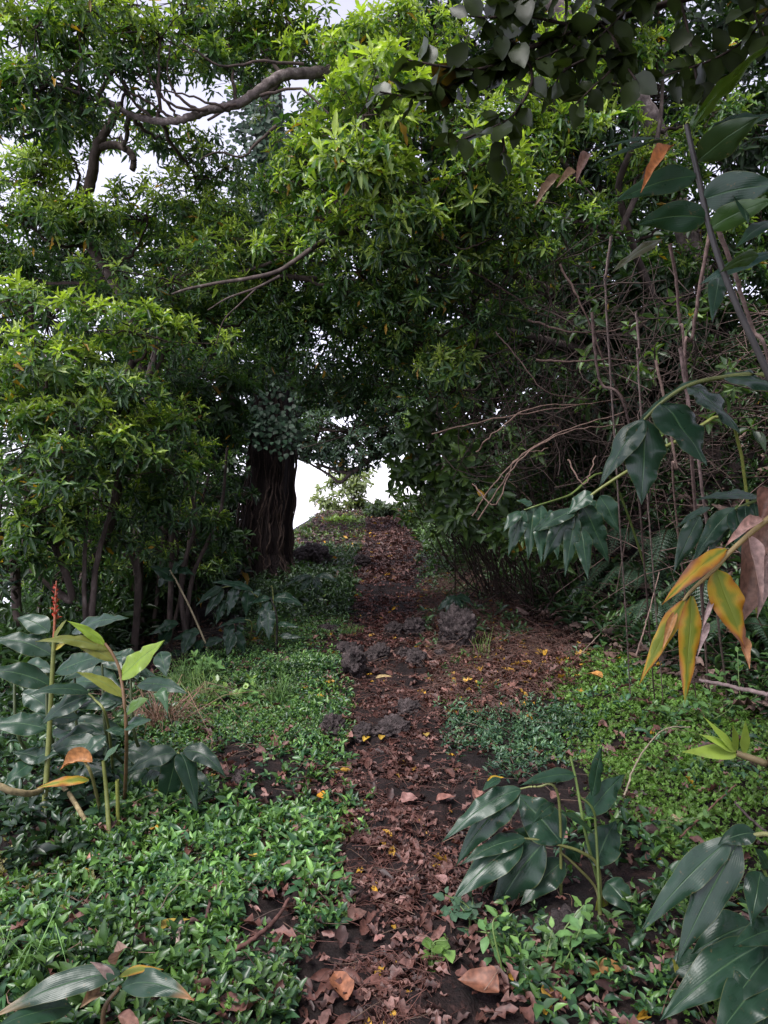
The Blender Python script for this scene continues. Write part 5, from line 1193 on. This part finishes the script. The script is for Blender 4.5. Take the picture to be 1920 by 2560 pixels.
# ------------------------------------------------------------------ small plants
def herb(px, py, n, hpx, size, label, c0=(.16, .28, .07), c1=(.08, .17, .06), c2=(.05, .11, .05), tm=LEAF_ROUND, asp=.62, name='herb', cat='plant', nl=6, spread=.12):
    b = gp(px, py); d = b[1]
    root = empty(name, b, label, cat)
    st = MB(); lv = MB()
    for k in range(n):
        t = b + np.array([rng.normal(0, spread), rng.normal(0, spread * .6), hpx / FPX * d * rng.uniform(.55, 1.1)])
        tubes(st, smooth_line([b + rng.normal(0, .015, 3) * np.array([1, 1, 0]), b * .5 + t * .5 + rng.normal(0, .02, 3), t], 8), np.linspace(.004, .002, 8), 5, np.array([[.12, .18, .05]]))
        for f in (1.0, .72, .45):
            p = b * (1 - f) + t * f
            m = nl if f == 1 else 3
            rosettes(lv, p[None], np.array([[rng.normal(0, .2), -.3, 1.]]), np.array([.8]), np.array([[size * (1 if f == 1 else 1.15)]]), m, tm, asp, .25, np.array(c0), np.array(c1), np.array(c2), (35, 95), 0)
    st.build('stem', M_STEM, root); lv.build('leaves', M_COVER, root)
    return root
herb(1860, 1790, 6, 150, .075, 'leafy pale green herb at the right edge below the ferns', spread=.22)
herb(1770, 1810, 5, 80, .06, 'low pale green herb left of the leafy one at the right edge', spread=.16)
herb(1460, 1560, 5, 90, .07, 'small bright leaved herb at the foot of the bank', spread=.14)
herb(1670, 2090, 3, 70, .06, 'three stemmed pale herb rising from the moss', spread=.08)
herb(560, 1700, 5, 70, .09, 'pale green broad leaved herb below the trunk ginger', spread=.2)
herb(640, 1770, 4, 60, .08, 'yellow green herb in the middle of the green carpet', c0=(.2, .3, .05), spread=.15)
herb(735, 1535, 3, 40, .07, 'lime leaved seedling in the shade near the trunk ginger', c0=(.3, .4, .12), c1=(.2, .3, .1), spread=.12)
herb(1260, 2440, 3, 120, .055, 'round leaved herb under the sprawling ginger', spread=.06, asp=.5)
herb(1375, 2420, 3, 130, .07, 'glossy herb with whorled leaves at bottom right', spread=.08, asp=.45)
herb(1080, 2420, 2, 80, .055, 'ivy seedling with bright green leaves on the lower trail', tm=LEAF_IVY, asp=.95, nl=3, spread=.05, c1=(.10, .18, .04))
herb(1190, 2330, 4, 60, .06, 'dull ivy trailing at the right rim of the lower trail', tm=LEAF_IVY, asp=.95, nl=3, spread=.10, c0=(.07, .13, .07), c1=(.05, .10, .06))
# grass tufts
def tuft(px, py, n, L, label, col=(.10, .19, .05), fall=.6):
    b = gp(px, py)
    mb = MB()
    a = rng.uniform(0, 6.28, n); l = L * rng.uniform(.5, 1.2, n)
    p = b + np.stack([rng.normal(0, .05, n), rng.normal(0, .04, n), np.zeros(n) - .01], 1)
    h = np.stack([np.cos(a), np.sin(a), np.zeros(n)], 1) * (l * rng.uniform(.2, fall, n))[:, None]
    e = p + h + np.array([0, 0, 1]) * (l * rng.uniform(.35, .9, n))[:, None]
    f = p + h * 1.9 + np.array([0, 0, 1]) * (l * rng.uniform(.1, .7, n))[:, None]
    tubes(mb, np.stack([p, p * .5 + e * .5 - h * .1, e, f], 1), np.tile(np.array([.0026, .0026, .002, .0006]), (n, 1)), 3, np.array(col) * rng.uniform(.6, 1.5, (n, 1)))
    o = mb.build('grass_tuft', M_COVER); recentre(o, b)
    return tag(o, label, 'grass tuft', 'grass tufts beside the trail')
tuft(690, 1760, 70, .25, 'arching green grass tuft in the upper green carpet')
tuft(470, 1730, 110, .35, 'grass tuft beside the lime bladed ginger')
tuft(400, 1830, 120, .38, 'brownish dried grass tuft hanging beside the reddish ginger stem', (.22, .13, .09), .9)
tuft(880, 1590, 50, .16, 'thin grass tuft above the purplish lumpy stone')
tuft(500, 1760, 60, .3, 'bright grass tuft right of the dried one', (.14, .22, .06))
tuft(60, 2470, 16, .26, 'coarse grass tuft at the lower left edge', (.13, .25, .07))
tuft(1200, 1650, 14, .3, 'single tall grass shoot beside the tall grey lava stone', (.2, .3, .08), .2)
# lime shoot close to the lens
b = P(2000, 1960, .95)
root = empty('budding_shoot', b, 'lime green budding shoot poking in at the lower right edge', 'shoot')
mb = MB(); tube(mb, [np.array([.62, .95, gz(.62, .95)]), b, P(1920, 1912, .95), P(1862, 1890, .95), P(1838, 1882, .95)], .006, .004, 7, 24, C=np.array((.18, .14, .07))); mb.build('stem', M_STEM, root)
for q in [(1840, 1880, 1758, 1792, 26), (1838, 1878, 1750, 1836, 26), (1842, 1876, 1832, 1810, 22), (1862, 1886, 1864, 1802, 22), (1842, 1886, 1706, 1880, 34)]:
    blade('leaf', root, P(q[0], q[1], .95), P(q[2], q[3], .93), q[4] / FPX * .95 * 1.2, .004, (.26, .36, .06), M_COVER, ripple=.02)

# ------------------------------------------------------------------ shrubs on the right bank
def shrub(label, base, clumps, size, nl, tm, asp, col, hang=.5, dens=1.0, yng=.4, twigs=0):
    root = empty('bank_shrub', base, label, 'shrub', 'shrubs on the right bank')
    tw = MB(); cr = MB()
    cy0, cm0, co0 = [np.array(c) for c in col]
    for (px, py, d, rx, rz) in clumps:
        c = P(px, py, d)
        R = np.array([rx / FPX * d, .4, rz / FPX * d])
        n = int(14 * dens * R[0] * R[2] * 12) + 5
        sub = c + unit(n) * R * rng.random((n, 1)) ** .4
        root_ = grd(px + 170, d + 1.0, .05)
        base_ = root_
        m = np.repeat(base_[None], n, 0) * .3 + c * .45 + sub * .25 + rng.normal(0, .10, (n, 3))
        sub_all, m_all, n_all = sub, m, n
        sub, m = sub[::3], m[::3]; n = len(sub)
        tubes(tw, np.stack([np.repeat(base_[None], n, 0) + rng.normal(0, .22, (n, 3)) * np.array([1, 1, .1]), np.repeat(base_[None], n, 0) * .6 + m * .4 + rng.normal(0, .15, (n, 3)), m + np.array([0, 0, .08]), sub], 1), np.tile([.010, .008, .005, .003], (n, 1)), 4)
        sub, n = sub_all, n_all
        if twigs:
            a_ = c + unit(twigs) * R * np.array([1.5, 1.2, 1.5]) * rng.random((twigs, 1)) ** .5
            dv = nrm(np.stack([rng.normal(.2, .8, twigs), rng.normal(0, .35, twigs), rng.normal(.25, .6, twigs)], 1)) * rng.uniform(.35, 1.0, (twigs, 1))
            sg = rng.normal(0, .10, (twigs, 3)); sg[:, 2] -= .10
            pp = [a_ - dv * .5, a_ - dv * .25 + sg * .75, a_ + sg, a_ + dv * .25 + sg * .75 + rng.normal(0, .03, (twigs, 3)), a_ + dv * .5]
            tubes(tw, np.stack(pp, 1), np.tile([.0042, .004, .0035, .003, .0018], (twigs, 1)) * rng.uniform(.6, 1.5, (twigs, 1)), 4)
        ax = nrm(np.stack([rng.normal(0, .4, n), rng.normal(-.4, .3, n), .6 - hang + rng.normal(0, .3, n)], 1))
        rosettes(cr, sub, ax, np.clip(rng.normal(yng, .25, n), 0, 1), size * rng.uniform(.75, 1.25, (n, 1)), nl, tm, asp, .2 + hang * .6, cy0, cm0, co0, (25, 100), .01)
    tw.build('stem', M_TWIG, root); cr.build('leaves', M_LEAF, root)
BC = ((.16, .25, .05), (.055, .10, .03), (.028, .05, .026))
shrub('shrub of hanging broad dark leaves at the right shoulder of the trail', grd(1250, 9.5, 0), [(1060, 1110, 8.6, 70, 80), (1000, 1150, 9.2, 50, 60), (1130, 1180, 8.0, 80, 90), (1060, 1200, 8.8, 60, 60), (1140, 1300, 8.0, 80, 50), (1230, 1250, 7.4, 70, 70), (1300, 1330, 7.2, 70, 50), (1400, 1350, 6.8, 70, 60), (1110, 1060, 8.4, 70, 60), (1180, 1130, 7.6, 50, 90)], .17, 7, LEAF_OVATE, .42, BC, .9)
shrub('bright tipped shrub far along the right side of the trail', grd(1180, 14, 0), [(1040, 1075, 13.5, 45, 40), (1060, 1040, 13, 50, 30)], .16, 9, LEAF_FAR, .28, ((.26, .34, .06), (.12, .2, .05), (.05, .09, .03)), .3, .8, .7)
shrub('twiggy thin leaved shrub halfway up the bank', grd(1450, 7.6, 0), [(1240, 1000, 7.0, 110, 70), (1340, 940, 6.8, 110, 80), (1420, 1040, 6.8, 90, 70), (1300, 1100, 6.8, 90, 60)], .11, 7, LEAF_NEAR, .28, BC, .4, .45, twigs=48)
shrub('twiggy dark shrub behind the arching ginger', grd(1720, 6.8, 0), [(1560, 900, 6.2, 110, 90), (1700, 820, 6.2, 100, 100), (1480, 780, 6.4, 100, 80), (1620, 1100, 6.0, 100, 70), (1820, 1000, 5.8, 100, 120), (1380, 640, 6.6, 100, 90)], .12, 7, LEAF_OVATE, .36, BC, .4, .4, twigs=38)
shrub('low leafy shrub overhanging the litter slope', grd(1330, 8.2, 0), [(1180, 1290, 7.6, 60, 50), (1260, 1330, 7.2, 60, 50), (1120, 1260, 8.4, 50, 50)], .12, 7, LEAF_OVATE, .4, BC, .7, .8)
shrub('dark leafy bush filling the shade beside the far trail', grd(1150, 12.5, 0), [(1030, 1270, 12, 40, 40), (1080, 1230, 11.5, 50, 50), (1000, 1235, 13, 35, 40)], .14, 7, LEAF_OVATE, .4, BC, .6, .8)
# hedge and skyline bushes past the crest
def bush(label, px, py, d, rx, rz, col, size):
    b = grd(px, d, 0)
    root = empty('bush', b, label, 'bush')
    st = MB(); cr = MB(); n = 110
    c = P(px, py, d)
    tip = c + unit(n) * np.array([rx / FPX * d, .8, rz / FPX * d]) * rng.random((n, 1)) ** .4
    tubes(st, np.stack([np.repeat(b[None], n, 0), b * .5 + tip * .5 + rng.normal(0, .05, (n, 3)), tip], 1), np.tile([.02, .012, .005], (n, 1)), 4)
    rosettes(cr, tip, nrm(unit(n) + np.array([0, 0, .6])), rng.random(n), size * np.ones((n, 1)), 8, LEAF_FAR, .4, .2, *[np.array(q) for q in col])
    st.build('stem', M_TWIG, root); cr.build('leaves', M_FAR, root)
bush('low dark hedge bush on the left rim of the crest', 765, 1340, 22, 45, 12, ((.12, .18, .06), (.06, .1, .04), (.03, .05, .03)), .22)
bush('bright green low bush on the crest left of the trail', 850, 1305, 26, 45, 14, ((.26, .36, .08), (.14, .22, .06), (.07, .11, .04)), .2)
bush('dusky bush in front of the pale skyline tree', 950, 1275, 28, 45, 20, ((.10, .14, .07), (.06, .09, .05), (.04, .06, .04)), .24)
